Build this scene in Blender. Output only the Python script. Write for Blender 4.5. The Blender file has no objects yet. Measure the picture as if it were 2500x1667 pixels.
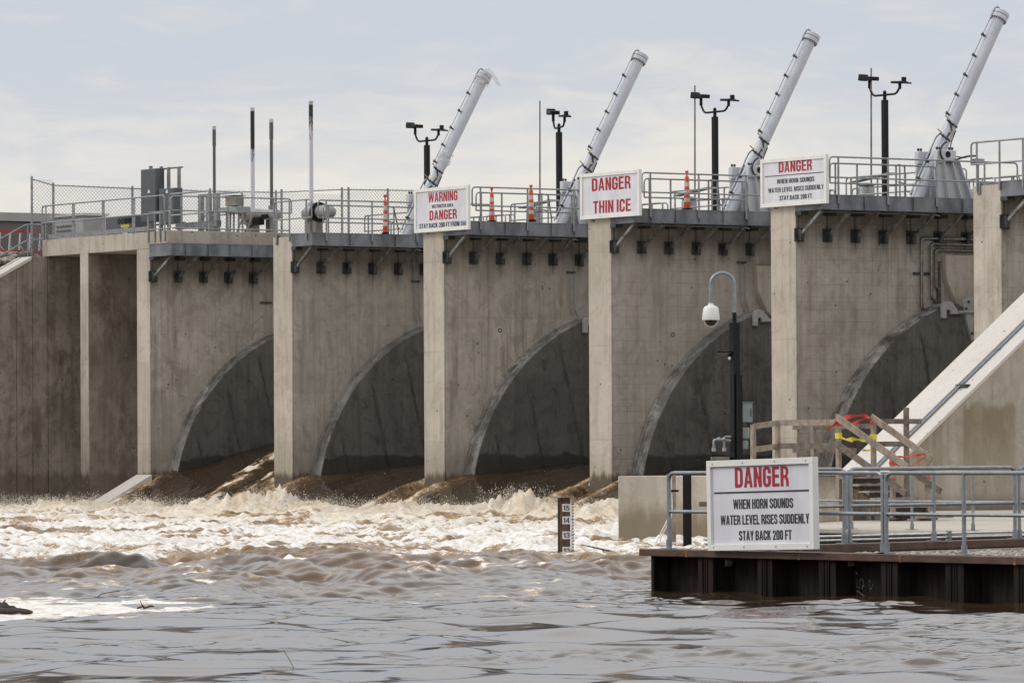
import bpy, math, random
import numpy as np
from mathutils import Vector, Matrix, Quaternion
random.seed(7)
SC = bpy.context.scene
COL = SC.collection

# ------------------------------------------------------------------ camera
CAM = Vector((159.317, -89.583, 1.95))
R3 = Matrix(((0.5524714, 0.0211504, 0.8332635), (0.8335147, -0.0075974, -0.5524451), (-0.0053538, 0.9997474, -0.0218265)))
cd = bpy.data.cameras.new('camera')
cam = bpy.data.objects.new('camera', cd)
COL.objects.link(cam)
cam.matrix_world = Matrix.Translation(CAM) @ R3.to_4x4()
cd.sensor_width = 36.0
cd.lens = 180.06
cd.clip_start = 0.5
cd.clip_end = 6000
SC.camera = cam
FWD = Vector((-0.8333, 0.5525))          # level direction in which the camera looks

# ------------------------------------------------------------------ light
SUN_EL = math.radians(38)
SUN_DIR = Vector((-0.52, -0.72, 0)).normalized() * math.cos(SUN_EL) + Vector((0, 0, math.sin(SUN_EL)))
ld = bpy.data.lights.new('sun', 'SUN')
ld.energy = 1.2
ld.angle = math.radians(18)
ld.color = (1.0, 0.97, 0.925)
sun = bpy.data.objects.new('sun', ld)
COL.objects.link(sun)
sun.rotation_euler = (-SUN_DIR).to_track_quat('-Z', 'Y').to_euler()
sun.location = (0, -60, 80)

world = bpy.data.worlds.new('World')
SC.world = world
world.use_nodes = True
wt = world.node_tree
wt.nodes.clear()


class NT:
    """small helper to write node trees"""
    def __init__(s, tree):
        s.t = tree

    def n(s, typ, _p=None, **ins):
        nd = s.t.nodes.new(typ)
        for k, v in (_p or {}).items():
            setattr(nd, k, v)
        for k, v in ins.items():
            key = int(k[1:]) if k[0] == 'i' and k[1:].isdigit() else k.replace('_', ' ')
            s.set(nd.inputs[key], v)
        return nd

    def set(s, sock, v):
        if isinstance(v, bpy.types.NodeSocket):
            s.t.links.new(v, sock)
        elif isinstance(v, bpy.types.Node):
            s.t.links.new(v.outputs[0], sock)
        else:
            sock.default_value = v

    def m(s, op, a, b=0.0, c=None):
        nd = s.t.nodes.new('ShaderNodeMath')
        nd.operation = op
        s.set(nd.inputs[0], a)
        s.set(nd.inputs[1], b)
        if c is not None:
            s.set(nd.inputs[2], c)
        return nd.outputs[0]

    def rng(s, v, a, b, c=0.0, d=1.0):
        nd = s.t.nodes.new('ShaderNodeMapRange')
        nd.interpolation_type = 'SMOOTHSTEP'
        s.set(nd.inputs[0], v)
        for i, q in zip((1, 2, 3, 4), (a, b, c, d)):
            s.set(nd.inputs[i], q)
        return nd.outputs[0]

    def mix(s, f, a, b, mode='MIX'):
        nd = s.t.nodes.new('ShaderNodeMix')
        nd.data_type = 'RGBA'
        nd.blend_type = mode
        s.set(nd.inputs[0], f)
        s.set(nd.inputs[6], a if not isinstance(a, tuple) else (*a[:3], 1))
        s.set(nd.inputs[7], b if not isinstance(b, tuple) else (*b[:3], 1))
        return nd.outputs[2]

    def vm(s, v, sc):
        nd = s.t.nodes.new('ShaderNodeVectorMath')
        nd.operation = 'MULTIPLY'
        s.set(nd.inputs[0], v)
        nd.inputs[1].default_value = sc
        return nd.outputs[0]

    def noise(s, vec, scale, detail=4.0, rough=0.55, dist=0.0):
        nd = s.t.nodes.new('ShaderNodeTexNoise')
        s.set(nd.inputs['Vector'], vec)
        nd.inputs['Scale'].default_value = scale
        nd.inputs['Detail'].default_value = detail
        nd.inputs['Roughness'].default_value = rough
        nd.inputs['Distortion'].default_value = dist
        return nd.outputs[0]


def build_world():
    w = NT(wt)
    out = w.n('ShaderNodeOutputWorld')
    bg = w.n('ShaderNodeBackground')
    wt.links.new(bg.outputs[0], out.inputs[0])
    bg.inputs['Strength'].default_value = 0.1
    sky = w.n('ShaderNodeTexSky')
    sky.sky_type = 'NISHITA'
    sky.sun_disc = False
    sky.sun_elevation = SUN_EL
    sky.sun_rotation = math.atan2(SUN_DIR.x, SUN_DIR.y)
    tc = w.n('ShaderNodeTexCoord').outputs['Generated']
    sep = w.n('ShaderNodeSeparateXYZ', None, i0=tc)
    z = w.m('MAXIMUM', sep.outputs[2], 0.0)
    n1 = w.noise(w.vm(tc, (1, 1, 3.4)), 15.0, 5, 0.55, 0.5)
    n2 = w.noise(w.vm(tc, (1, 1, 4.0)), 48.0, 6, 0.6, 0.6)
    cl = w.m('ADD', w.m('MULTIPLY', n1, 0.6), w.m('MULTIPLY', n2, 0.4))
    el = w.rng(z, 0.036, 0.090)
    f = w.m('ADD', el, w.m('MULTIPLY', w.m('SUBTRACT', cl, 0.5), 2.7))
    f = w.rng(f, 0.0, 1.0)
    low = w.mix(f, (9.0, 8.5, 7.85), (6.4, 6.8, 7.5))
    # the cloud layer is brighter overhead than at the horizon
    low = w.mix(w.rng(cl, 0.54, 0.70, 0, 0.6), low, (7.75, 7.6, 7.5))
    cloud = w.mix(w.rng(z, 0.085, 0.36), low, (12.6, 12.5, 12.5))
    c = w.mix(0.94, sky.outputs[0], cloud)
    wt.links.new(c, bg.inputs['Color'])


build_world()
SC.view_settings.view_transform = 'Standard'
SC.view_settings.look = 'None'
SC.view_settings.exposure = -0.06
SC.view_settings.gamma = 1.0
SC.cycles.max_bounces = 6
SC.cycles.diffuse_bounces = 3
SC.cycles.glossy_bounces = 3
SC.cycles.transparent_max_bounces = 8
SC.cycles.caustics_reflective = False
SC.cycles.caustics_refractive = False


# ------------------------------------------------------------------ materials
def mat(name):
    m = bpy.data.materials.new(name)
    m.use_nodes = True
    t = m.node_tree
    t.nodes.clear()
    w = NT(t)
    out = w.n('ShaderNodeOutputMaterial')
    b = w.n('ShaderNodeBsdfPrincipled')
    t.links.new(b.outputs[0], out.inputs[0])
    return m, w, b


def simple(name, col, rough=0.6, metal=0.0, var=0.15, scale=6.0, spec=0.5, stretch=(1, 1, 1), col2=None, bump=0.0):
    m, w, b = mat(name)
    pos = w.n('ShaderNodeNewGeometry').outputs['Position']
    n = w.noise(w.vm(pos, stretch), scale, 5, 0.6)
    c2 = col2 or tuple(c * (1 - 2.2 * var) for c in col)
    c1 = tuple(min(1, c * (1 + var)) for c in col)
    w.set(b.inputs['Base Color'], w.mix(w.rng(n, 0.3, 0.7), c2, c1))
    b.inputs['Roughness'].default_value = rough
    b.inputs['Metallic'].default_value = metal
    b.inputs['Specular IOR Level'].default_value = spec
    if bump:
        bp = w.n('ShaderNodeBump', None, Strength=bump, Distance=0.02, Height=n)
        w.set(b.inputs['Normal'], bp)
    return m


def concrete(name, base, warm, streak=0.5, grid=0.0, wet=1.0, blotch=0.5, lift=2.3, dirt=0.0, extra=0):
    m, w, b = mat(name)
    pos = w.n('ShaderNodeNewGeometry').outputs['Position']
    sp = w.n('ShaderNodeSeparateXYZ', None, i0=pos)
    x, y, z = sp.outputs
    u = w.m('ADD', x, y)
    big = w.noise(pos, 0.55, 5, 0.6, 0.5)
    st = w.noise(w.vm(pos, (2.6, 2.6, 0.16)), 1.4, 6, 0.65)
    st2 = w.noise(w.vm(pos, (9, 9, 0.22)), 1.5, 4, 0.6)
    fine = w.noise(pos, 9.0, 5, 0.7)
    c = w.mix(w.rng(big, 0.32, 0.68), tuple(v * (1 - 0.32 * blotch) for v in base), base)
    c = w.mix(w.m('MULTIPLY', w.rng(st, 0.45, 0.75), streak), c, tuple(v * 0.52 for v in warm))
    c = w.mix(w.m('MULTIPLY', w.rng(st2, 0.52, 0.75), streak * 0.55), c, tuple(v * 0.62 for v in warm))
    c = w.mix(w.m('MULTIPLY', w.rng(st2, 0.25, 0.45, 1, 0), 0.22), c, tuple(min(1, v * 1.25) for v in base))
    c = w.mix(w.m('MULTIPLY', w.rng(fine, 0.35, 0.7), 0.28), c, tuple(v * 0.72 for v in base))
    # cloudy patches left by curing and washing, with hard little edges
    pa = w.noise(w.vm(pos, (1, 1, 0.8)), 1.7, 8, 0.72, 0.9)
    c = w.mix(w.m('MULTIPLY', w.rng(pa, 0.50, 0.60), 0.42 * blotch), c, tuple(v * 0.5 for v in warm))
    c = w.mix(w.m('MULTIPLY', w.rng(pa, 0.34, 0.44, 1, 0), 0.42 * blotch), c, tuple(min(1, v * 1.22) for v in base))
    sc_ = w.noise(w.vm(pos, (1.6, 1.6, 5.0)), 2.6, 6, 0.75, 0.6)
    c = w.mix(w.m('MULTIPLY', w.rng(sc_, 0.58, 0.68), 0.62 * blotch), c, tuple(v * 0.33 for v in base))
    # white leaching patches
    le = w.noise(w.vm(pos, (1, 1, 0.6)), 1.1, 6, 0.7, 0.6)
    c = w.mix(w.m('MULTIPLY', w.rng(le, 0.60, 0.74), 0.35), c, tuple(min(0.6, v * 1.3) for v in base))
    if dirt:
        dn = w.noise(w.vm(pos, (1, 1, 0.55)), 0.9, 7, 0.7, 0.3)
        c = w.mix(w.m('MULTIPLY', w.rng(dn, 0.48, 0.63), dirt), c, tuple(v * q for v, q in zip(warm, (0.34, 0.31, 0.26))))
    # pour joints with a slightly different tone from lift to lift
    zz = w.m('ADD', z, w.m('MULTIPLY', fine, 0.03))
    fr = w.m('FRACT', w.m('DIVIDE', w.m('ADD', zz, 0.55), lift))
    jl = w.m('MULTIPLY', w.rng(fr, 0.0, 0.014, 1, 0), 0.4)
    c = w.mix(jl, c, tuple(v * 0.4 for v in base))
    lid = w.n('ShaderNodeTexWhiteNoise', {'noise_dimensions': '2D'}, Vector=w.n('ShaderNodeCombineXYZ', None, X=w.m('FLOOR', w.m('DIVIDE', w.m('ADD', zz, 0.55), lift)), Y=w.m('FLOOR', w.m('DIVIDE', x, 4.7))).outputs[0]).outputs[0]
    c = w.mix(w.m('MULTIPLY', lid, 0.38), c, tuple(v * 0.55 for v in base))
    # board marks
    bf = w.m('FRACT', w.m('DIVIDE', u, 0.61))
    c = w.mix(w.m('MULTIPLY', w.rng(bf, 0.0, 0.035, 1, 0), w.m('MULTIPLY', w.rng(big, 0.4, 0.6), 0.28)), c, tuple(v * 0.45 for v in base))
    if grid:
        wob = w.noise(pos, 0.35, 2)
        gu = w.m('FRACT', w.m('DIVIDE', w.m('ADD', u, w.m('MULTIPLY', wob, 0.12)), 0.69))
        gz = w.m('FRACT', w.m('DIVIDE', w.m('ADD', z, w.m('MULTIPLY', wob, 0.08)), 0.362))
        br = w.noise(pos, 0.8, 3)
        g = w.m('MAXIMUM', w.m('MULTIPLY', w.rng(gu, 0.0, 0.028, 1, 0), 0.8), w.rng(gz, 0.0, 0.05, 1, 0))
        c = w.mix(w.m('MULTIPLY', g, w.m('MULTIPLY', w.rng(br, 0.35, 0.6), grid)), c, tuple(v * 0.35 for v in base))
    # bug holes and tie holes
    vo = w.n('ShaderNodeTexVoronoi', None, Vector=pos, Scale=2.3)
    hole = w.rng(w.m('ADD', vo.outputs['Distance'], w.m('MULTIPLY', fine, 0.07)), 0.075, 0.14, 1, 0)
    hsel = w.rng(w.noise(pos, 0.7, 2), 0.47, 0.53)
    c = w.mix(w.m('MULTIPLY', w.m('MULTIPLY', hole, hsel), 0.85), c, (0.03, 0.026, 0.022))
    vo2 = w.n('ShaderNodeTexVoronoi', None, Vector=pos, Scale=6.5)
    h2 = w.rng(vo2.outputs['Distance'], 0.05, 0.11, 1, 0)
    c = w.mix(w.m('MULTIPLY', w.m('MULTIPLY', h2, w.rng(w.noise(pos, 1.3, 2), 0.5, 0.62)), 0.6), c, (0.05, 0.043, 0.036))
    if wet:
        wn = w.noise(w.vm(pos, (3, 3, 0.5)), 1.2, 6, 0.7)
        wl = w.m('SUBTRACT', w.m('SUBTRACT', z, 0.62), w.m('MULTIPLY', wn, 1.0))
        c = w.mix(w.m('MULTIPLY', w.rng(wl, 0.02, 0.30, 1, 0), wet), c, (0.095, 0.072, 0.05))
        c = w.mix(w.m('MULTIPLY', w.rng(wl, 0.15, 1.6, 1, 0), 0.3 * wet), c, (0.15, 0.125, 0.095))
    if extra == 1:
        # run off stains below every bracket, grime and painted shade under the walkway
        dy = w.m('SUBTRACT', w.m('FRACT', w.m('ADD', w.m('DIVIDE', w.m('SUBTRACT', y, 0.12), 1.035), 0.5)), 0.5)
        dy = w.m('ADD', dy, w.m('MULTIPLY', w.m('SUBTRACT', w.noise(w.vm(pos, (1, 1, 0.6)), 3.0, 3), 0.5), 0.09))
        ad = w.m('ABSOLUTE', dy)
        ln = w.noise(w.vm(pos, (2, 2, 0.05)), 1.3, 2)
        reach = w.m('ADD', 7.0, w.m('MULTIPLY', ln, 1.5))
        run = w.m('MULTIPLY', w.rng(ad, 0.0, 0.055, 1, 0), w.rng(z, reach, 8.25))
        halo = w.m('MULTIPLY', w.rng(ad, 0.06, 0.3, 1, 0), w.m('MULTIPLY', w.rng(z, 7.55, 8.35), w.rng(z, 8.4, 8.75, 1, 0)))  # stain plus painted shadow round each wall plate
        top = w.m('MULTIPLY', w.rng(w.m('ADD', z, w.m('MULTIPLY', st, 1.5)), 8.2, 9.9), 0.55)  # walkway shade painted into the wall together with grime
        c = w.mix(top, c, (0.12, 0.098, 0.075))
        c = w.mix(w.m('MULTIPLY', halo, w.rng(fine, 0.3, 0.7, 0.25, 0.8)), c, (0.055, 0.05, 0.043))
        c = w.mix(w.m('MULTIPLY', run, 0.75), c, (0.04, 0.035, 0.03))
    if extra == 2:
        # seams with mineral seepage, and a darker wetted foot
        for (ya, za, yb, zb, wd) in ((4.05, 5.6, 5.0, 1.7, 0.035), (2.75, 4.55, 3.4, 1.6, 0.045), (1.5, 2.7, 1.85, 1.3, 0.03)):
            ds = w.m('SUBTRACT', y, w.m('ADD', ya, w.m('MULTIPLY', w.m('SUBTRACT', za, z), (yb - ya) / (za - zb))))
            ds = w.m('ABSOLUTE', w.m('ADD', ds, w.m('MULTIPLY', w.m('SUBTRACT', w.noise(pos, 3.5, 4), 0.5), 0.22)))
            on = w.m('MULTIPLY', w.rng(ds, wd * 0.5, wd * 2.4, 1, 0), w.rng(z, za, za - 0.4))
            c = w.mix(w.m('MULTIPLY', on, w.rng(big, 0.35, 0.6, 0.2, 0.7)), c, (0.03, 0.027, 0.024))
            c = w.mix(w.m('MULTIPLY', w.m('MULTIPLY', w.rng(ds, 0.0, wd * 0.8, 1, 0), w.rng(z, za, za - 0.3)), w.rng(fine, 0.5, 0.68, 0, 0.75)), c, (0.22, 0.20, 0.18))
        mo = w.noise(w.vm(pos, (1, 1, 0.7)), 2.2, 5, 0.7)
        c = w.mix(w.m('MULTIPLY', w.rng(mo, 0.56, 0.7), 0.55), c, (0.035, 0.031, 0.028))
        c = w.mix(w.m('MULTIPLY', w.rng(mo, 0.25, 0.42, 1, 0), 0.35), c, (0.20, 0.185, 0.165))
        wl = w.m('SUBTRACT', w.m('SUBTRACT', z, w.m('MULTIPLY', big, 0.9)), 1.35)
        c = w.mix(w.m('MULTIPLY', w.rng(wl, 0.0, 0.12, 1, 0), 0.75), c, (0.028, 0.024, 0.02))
    if extra == 4:
        # brown seepage hanging in wide columns below a wavy line
        cn = w.noise(w.vm(pos, (1, 1, 0.03)), 0.75, 3, 0.6)
        hang = w.noise(w.vm(pos, (1, 1, 0.25)), 2.2, 6, 0.7)
        tz = w.m('ADD', z, w.m('MULTIPLY', w.m('SUBTRACT', hang, 0.5), 1.1))
        mk = w.m('MULTIPLY', w.rng(tz, 3.0, 3.25, 1, 0), w.rng(cn, 0.42, 0.52))
        mk = w.m('MULTIPLY', mk, w.rng(tz, 0.9, 3.1, 0.45, 1))
        c = w.mix(w.m('MULTIPLY', mk, w.rng(hang, 0.25, 0.6, 0.35, 0.85)), c, (0.21, 0.165, 0.105))
        c = w.mix(w.m('MULTIPLY', w.rng(w.m('ADD', z, w.m('MULTIPLY', hang, -0.6)), 0.2, 0.7, 1, 0), 0.7), c, (0.13, 0.10, 0.07))
    if extra == 3:
        wl = w.m('SUBTRACT', z, w.m('MULTIPLY', w.noise(w.vm(pos, (2, 2, 0.8)), 1.5, 5, 0.7), 0.9))
        c = w.mix(w.rng(wl, -0.1, 0.5, 0.85, 0), c, (0.17, 0.135, 0.09))
    w.set(b.inputs['Base Color'], c)
    b.inputs['Roughness'].default_value = 0.86
    b.inputs['Specular IOR Level'].default_value = 0.25
    bp = w.n('ShaderNodeBump', None, Strength=0.35, Distance=0.02, Height=w.m('ADD', w.m('MULTIPLY', fine, 0.6), w.m('MULTIPLY', hole, -0.8)))
    w.set(b.inputs['Normal'], bp)
    return m


M = {}
M['conc_front'] = concrete('pale board marked concrete', (0.56, 0.505, 0.43), (0.38, 0.32, 0.25), 0.65, 0, 1.0, 0.6, 2.9)
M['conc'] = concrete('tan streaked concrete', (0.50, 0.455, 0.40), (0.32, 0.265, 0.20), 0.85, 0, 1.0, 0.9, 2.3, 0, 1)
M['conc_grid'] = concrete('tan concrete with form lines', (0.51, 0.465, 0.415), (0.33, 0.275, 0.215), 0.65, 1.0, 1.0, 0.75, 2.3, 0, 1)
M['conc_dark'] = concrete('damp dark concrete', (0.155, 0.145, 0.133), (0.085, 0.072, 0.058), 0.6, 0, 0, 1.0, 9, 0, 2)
M['conc_edge'] = concrete('worn grey concrete edge', (0.40, 0.385, 0.36), (0.13, 0.118, 0.105), 1.0, 0, 0.5, 1.9, 1.9, 0.5)
M['conc_left'] = concrete('stained brown concrete', (0.36, 0.315, 0.265), (0.24, 0.19, 0.135), 0.7, 0, 0.6, 1.0, 2.3, 0.6)
M['conc_pale'] = concrete('clean pale concrete', (0.62, 0.585, 0.535), (0.6, 0.54, 0.46), 0.12, 0, 0, 0.2, 30)
M['conc_right'] = concrete('pale concrete with brown stains', (0.47, 0.425, 0.36), (0.36, 0.30, 0.215), 0.35, 0, 0, 0.5, 9, 0.15, 4)
M['slab'] = concrete('pale worn concrete paving', (0.50, 0.455, 0.39), (0.42, 0.36, 0.28), 0.2, 0, 0, 0.5, 30)
M['galv'] = simple('galvanised steel', (0.27, 0.295, 0.315), 0.42, 0.7, 0.09, 9)
M['galv_dull'] = simple('dull galvanised rail', (0.28, 0.29, 0.295), 0.5, 0.55, 0.12, 6)
M['beam'] = simple('mottled galvanised beam', (0.19, 0.20, 0.22), 0.5, 0.45, 0.2, 1.6, 0.5, (1, 1, 0.6))
M['bracket'] = simple('dark weathered steel plate', (0.055, 0.058, 0.06), 0.6, 0.2, 0.3, 5)
M['strut'] = simple('grey steel strut', (0.22, 0.22, 0.215), 0.55, 0.4, 0.3, 4)
M['rust'] = simple('rusty weathering steel', (0.018, 0.0115, 0.009), 0.75, 0.0, 0.35, 4, 0.15, (3, 3, 0.3), (0.006, 0.0045, 0.004), 0.2)
M['rust_cap'] = simple('rust brown steel cap', (0.085, 0.042, 0.028), 0.6, 0.0, 0.3, 3.2, 0.4, (1, 1, 3), (0.05, 0.028, 0.02), 0.15)
M['rust_orange'] = simple('orange weld rust', (0.22, 0.10, 0.03), 0.8, 0, 0.3, 8)
M['white'] = simple('white painted steel', (0.47, 0.49, 0.545), 0.4, 0.0, 0.06, 2.2, 0.5, (1, 1, 0.5))
M['white_frame'] = simple('white painted frame', (0.53, 0.54, 0.57), 0.45, 0.0, 0.05, 2, 0.5, (1, 1, 0.3))
M['sign'] = simple('white sign board', (0.64, 0.64, 0.69), 0.4, 0.0, 0.045, 2.4, 0.5, (1, 1, 0.4))
M['sign_frame'] = simple('cream white plastic frame', (0.74, 0.735, 0.71), 0.45, 0.0, 0.03, 2)
M['red'] = simple('red lettering', (0.33, 0.009, 0.02), 0.45, 0, 0.08, 3)
M['black_letter'] = simple('black lettering', (0.013, 0.013, 0.018), 0.45, 0, 0.05, 3)
M['black'] = simple('black powder coat', (0.007, 0.007, 0.007), 0.45, 0, 0.1, 3, 0.22)
M['cap_white'] = simple('white camera plastic', (0.70, 0.71, 0.68), 0.35, 0, 0.03, 3)
M['glass_dark'] = simple('smoked dome glass', (0.012, 0.010, 0.010), 0.05, 0, 0.05, 3)
M['grey_box'] = simple('grey enclosure paint', (0.22, 0.25, 0.26), 0.45, 0.0, 0.06, 3)
M['grey_dark'] = simple('dark grey cabinet paint', (0.075, 0.085, 0.095), 0.42, 0.0, 0.08, 2)
M['hook'] = simple('pale grey painted steel', (0.34, 0.335, 0.33), 0.5, 0.0, 0.08, 4)
M['steel_pipe'] = simple('stainless pipe cladding', (0.24, 0.225, 0.20), 0.3, 0.9, 0.15, 5)
M['wood'] = simple('weathered timber', (0.30, 0.25, 0.20), 0.8, 0, 0.2, 3, 0.3, (2, 2, 1.2), (0.19, 0.155, 0.125), 0.2)
M['wood_dark'] = simple('old dark timber', (0.17, 0.14, 0.115), 0.8, 0, 0.2, 3, 0.3, (2, 2, 2), None, 0.2)
M['gauge_post'] = simple('dark wet timber and riser shade', (0.042, 0.03, 0.02), 0.6, 0, 0.5, 6, 0.5, (5, 5, 0.6))
M['gauge_wood'] = simple('brown gauge timber', (0.12, 0.085, 0.05), 0.7, 0, 0.3, 6, 0.3, (5, 5, 0.6))
M['orange'] = simple('orange plastic', (0.58, 0.06, 0.012), 0.5, 0, 0.08, 3)
M['reflective'] = simple('white reflective collar', (0.52, 0.50, 0.47), 0.4, 0, 0.1, 3)
M['tape_red'] = simple('red barrier tape', (0.72, 0.035, 0.012), 0.4, 0, 0.1, 9)
M['tape_yellow'] = simple('yellow barrier tape', (0.72, 0.60, 0.03), 0.4, 0, 0.08, 9)
M['ladder_red'] = simple('red fibreglass rail', (0.42, 0.04, 0.025), 0.5, 0, 0.1, 3)
M['alu'] = simple('bright aluminium', (0.62, 0.62, 0.62), 0.35, 0.6, 0.08, 6)
M['brass'] = simple('brass valve', (0.45, 0.30, 0.10), 0.4, 0.6, 0.2, 12)
M['hose'] = simple('black rubber hose', (0.015, 0.017, 0.028), 0.45, 0, 0.1, 6)
M['bldg'] = simple('grey brown metal siding', (0.115, 0.10, 0.098), 0.6, 0, 0.06, 0.7)
M['bldg_edge'] = simple('pale roof edge metal', (0.34, 0.33, 0.32), 0.5, 0, 0.05, 1)
M['rock'] = simple('tan riprap stone', (0.33, 0.30, 0.265), 0.9, 0, 0.3, 3, 0.2, (1, 1, 1), None, 0.6)
M['soil'] = simple('brown bank soil', (0.17, 0.135, 0.10), 0.95, 0, 0.3, 2, 0.2, (1, 1, 1), None, 0.5)
M['gravel'] = simple('mixed gravel', (0.20, 0.175, 0.145), 0.95, 0, 0.35, 24, 0.2, (1, 1, 1), (0.05, 0.045, 0.04), 0.6)
M['pebble'] = simple('pale pebbles', (0.36, 0.33, 0.29), 0.85, 0, 0.35, 9)
M['actuator'] = simple('pale grey actuator paint', (0.26, 0.255, 0.25), 0.4, 0, 0.08, 4)
M['pedestal'] = simple('brownish grey pedestal', (0.22, 0.205, 0.19), 0.55, 0.1, 0.15, 3)
M['led'] = simple('pale lamp lens', (0.52, 0.44, 0.33), 0.3, 0, 0.05, 4)
M['chalk'] = simple('chalk writing', (0.20, 0.19, 0.18), 0.8, 0, 0.2, 20)
M['pvc'] = simple('white plastic conduit', (0.68, 0.66, 0.63), 0.4, 0, 0.05, 3)
M['twig'] = simple('wet bark', (0.03, 0.022, 0.016), 0.7, 0, 0.3, 8)
M['olive'] = simple('olive grey box paint', (0.17, 0.155, 0.115), 0.6, 0, 0.1, 4)
M['yellow'] = simple('yellow label', (0.70, 0.52, 0.03), 0.5, 0, 0.05, 4)
M['paper'] = simple('white paper notice', (0.72, 0.72, 0.74), 0.6, 0, 0.03, 4)


def mat_wrap(name='torn clear plastic film', al=0.36, ro=0.25):
    m, w, b = mat(name)
    b.inputs['Base Color'].default_value = (0.72, 0.71, 0.69, 1)
    b.inputs['Roughness'].default_value = ro
    b.inputs['Alpha'].default_value = al
    return m


def mat_stem(name, cut, k):
    """clear stem cover with a greasy dark screw showing through, dirty at the top"""
    m, w, b = mat(name)
    tc = w.n('ShaderNodeTexCoord').outputs['Object']
    sp = w.n('ShaderNodeSeparateXYZ', None, i0=tc)
    n = w.noise(w.vm(tc, (9, 9, 1.3)), 2.4, 6, 0.7)
    f = w.m('ADD', w.rng(sp.outputs[2], cut - 1.2, cut + 0.9), w.m('MULTIPLY', w.m('SUBTRACT', n, 0.5), 2.3 * k))
    w.set(b.inputs['Base Color'], w.mix(w.rng(f, 0.42, 0.55), (0.58, 0.56, 0.62), (0.013, 0.011, 0.012)))
    b.inputs['Roughness'].default_value = 0.3
    return m


def mat_tape(name, col):
    m, w, b = mat(name)
    tc = w.n('ShaderNodeTexCoord').outputs['Object']
    n = w.noise(w.vm(tc, (9, 9, 14)), 4.0, 3, 0.6)
    w.set(b.inputs['Base Color'], w.mix(w.rng(n, 0.62, 0.66), col, (0.03, 0.012, 0.01)))
    b.inputs['Roughness'].default_value = 0.45
    return m


M['wrap'] = mat_wrap()
M['clear_tube'] = mat_wrap('clear plastic stem tube', 0.16, 0.1)
M['tape_red'] = mat_tape('red barrier tape with print', (0.55, 0.03, 0.012))
M['tape_yellow'] = mat_tape('yellow barrier tape with print', (0.72, 0.60, 0.03))


def mat_water():
    m, w, b = mat('silty river water')
    pos = w.n('ShaderNodeNewGeometry').outputs['Position']
    fo = w.n('ShaderNodeAttribute', {'attribute_name': 'foam'}).outputs['Fac']
    at = w.n('ShaderNodeAttribute', {'attribute_name': 'aeration'}).outputs['Fac']
    n1 = w.noise(pos, 1.1, 6, 0.68, 0.8)
    n2 = w.noise(pos, 4.2, 6, 0.7, 0.6)
    n3 = w.noise(pos, 16.0, 4, 0.65)
    v = w.m('ADD', fo, w.m('ADD', w.m('MULTIPLY', w.m('SUBTRACT', n1, 0.5), 0.9), w.m('ADD', w.m('MULTIPLY', w.m('SUBTRACT', n2, 0.5), 1.0), w.m('MULTIPLY', w.m('SUBTRACT', n3, 0.5), 0.5))))
    has = w.rng(fo, 0.02, 0.12)
    v = w.m('MULTIPLY', v, has)
    foam = w.rng(v, 0.42, 0.62)
    tan = w.rng(v, 0.16, 0.46)
    body = w.mix(at, (0.036, 0.023, 0.0135), (0.165, 0.100, 0.054))
    ty = w.rng(w.n('ShaderNodeSeparateXYZ', None, i0=pos).outputs[1], -22, -6)
    c = w.mix(tan, body, (0.30, 0.195, 0.095))
    whit = w.mix(w.rng(n2, 0.3, 0.65), (0.56, 0.49, 0.39), (0.84, 0.84, 0.835))
    whit = w.mix(w.m('MULTIPLY', ty, w.rng(n1, 0.3, 0.6, 1.0, 0.35)), whit, (0.60, 0.49, 0.335))
    c = w.mix(foam, c, whit)
    w.set(b.inputs['Base Color'], c)
    w.set(b.inputs['Roughness'], w.m('ADD', 0.06, w.m('ADD', w.m('MULTIPLY', foam, 0.75), w.m('ADD', w.m('MULTIPLY', tan, 0.1), w.m('MULTIPLY', at, 0.12)))))
    b.inputs['IOR'].default_value = 1.33
    w.set(b.inputs['Specular IOR Level'], w.m('SUBTRACT', 0.5, w.m('ADD', w.m('MULTIPLY', foam, 0.3), w.m('MULTIPLY', at, 0.28))))
    bh = w.m('ADD', w.m('MULTIPLY', n3, 0.5), w.m('MULTIPLY', n2, 0.5))
    bp = w.n('ShaderNodeBump', None, Distance=0.05, Height=bh)
    w.set(bp.inputs['Strength'], w.m('ADD', w.m('MULTIPLY', foam, 0.8), w.m('MULTIPLY', at, 0.14)))
    w.set(b.inputs['Normal'], bp)
    return m


M['water'] = mat_water()
M['spray'] = simple('white spray', (0.72, 0.65, 0.54), 0.5, 0, 0.06, 3)


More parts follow.
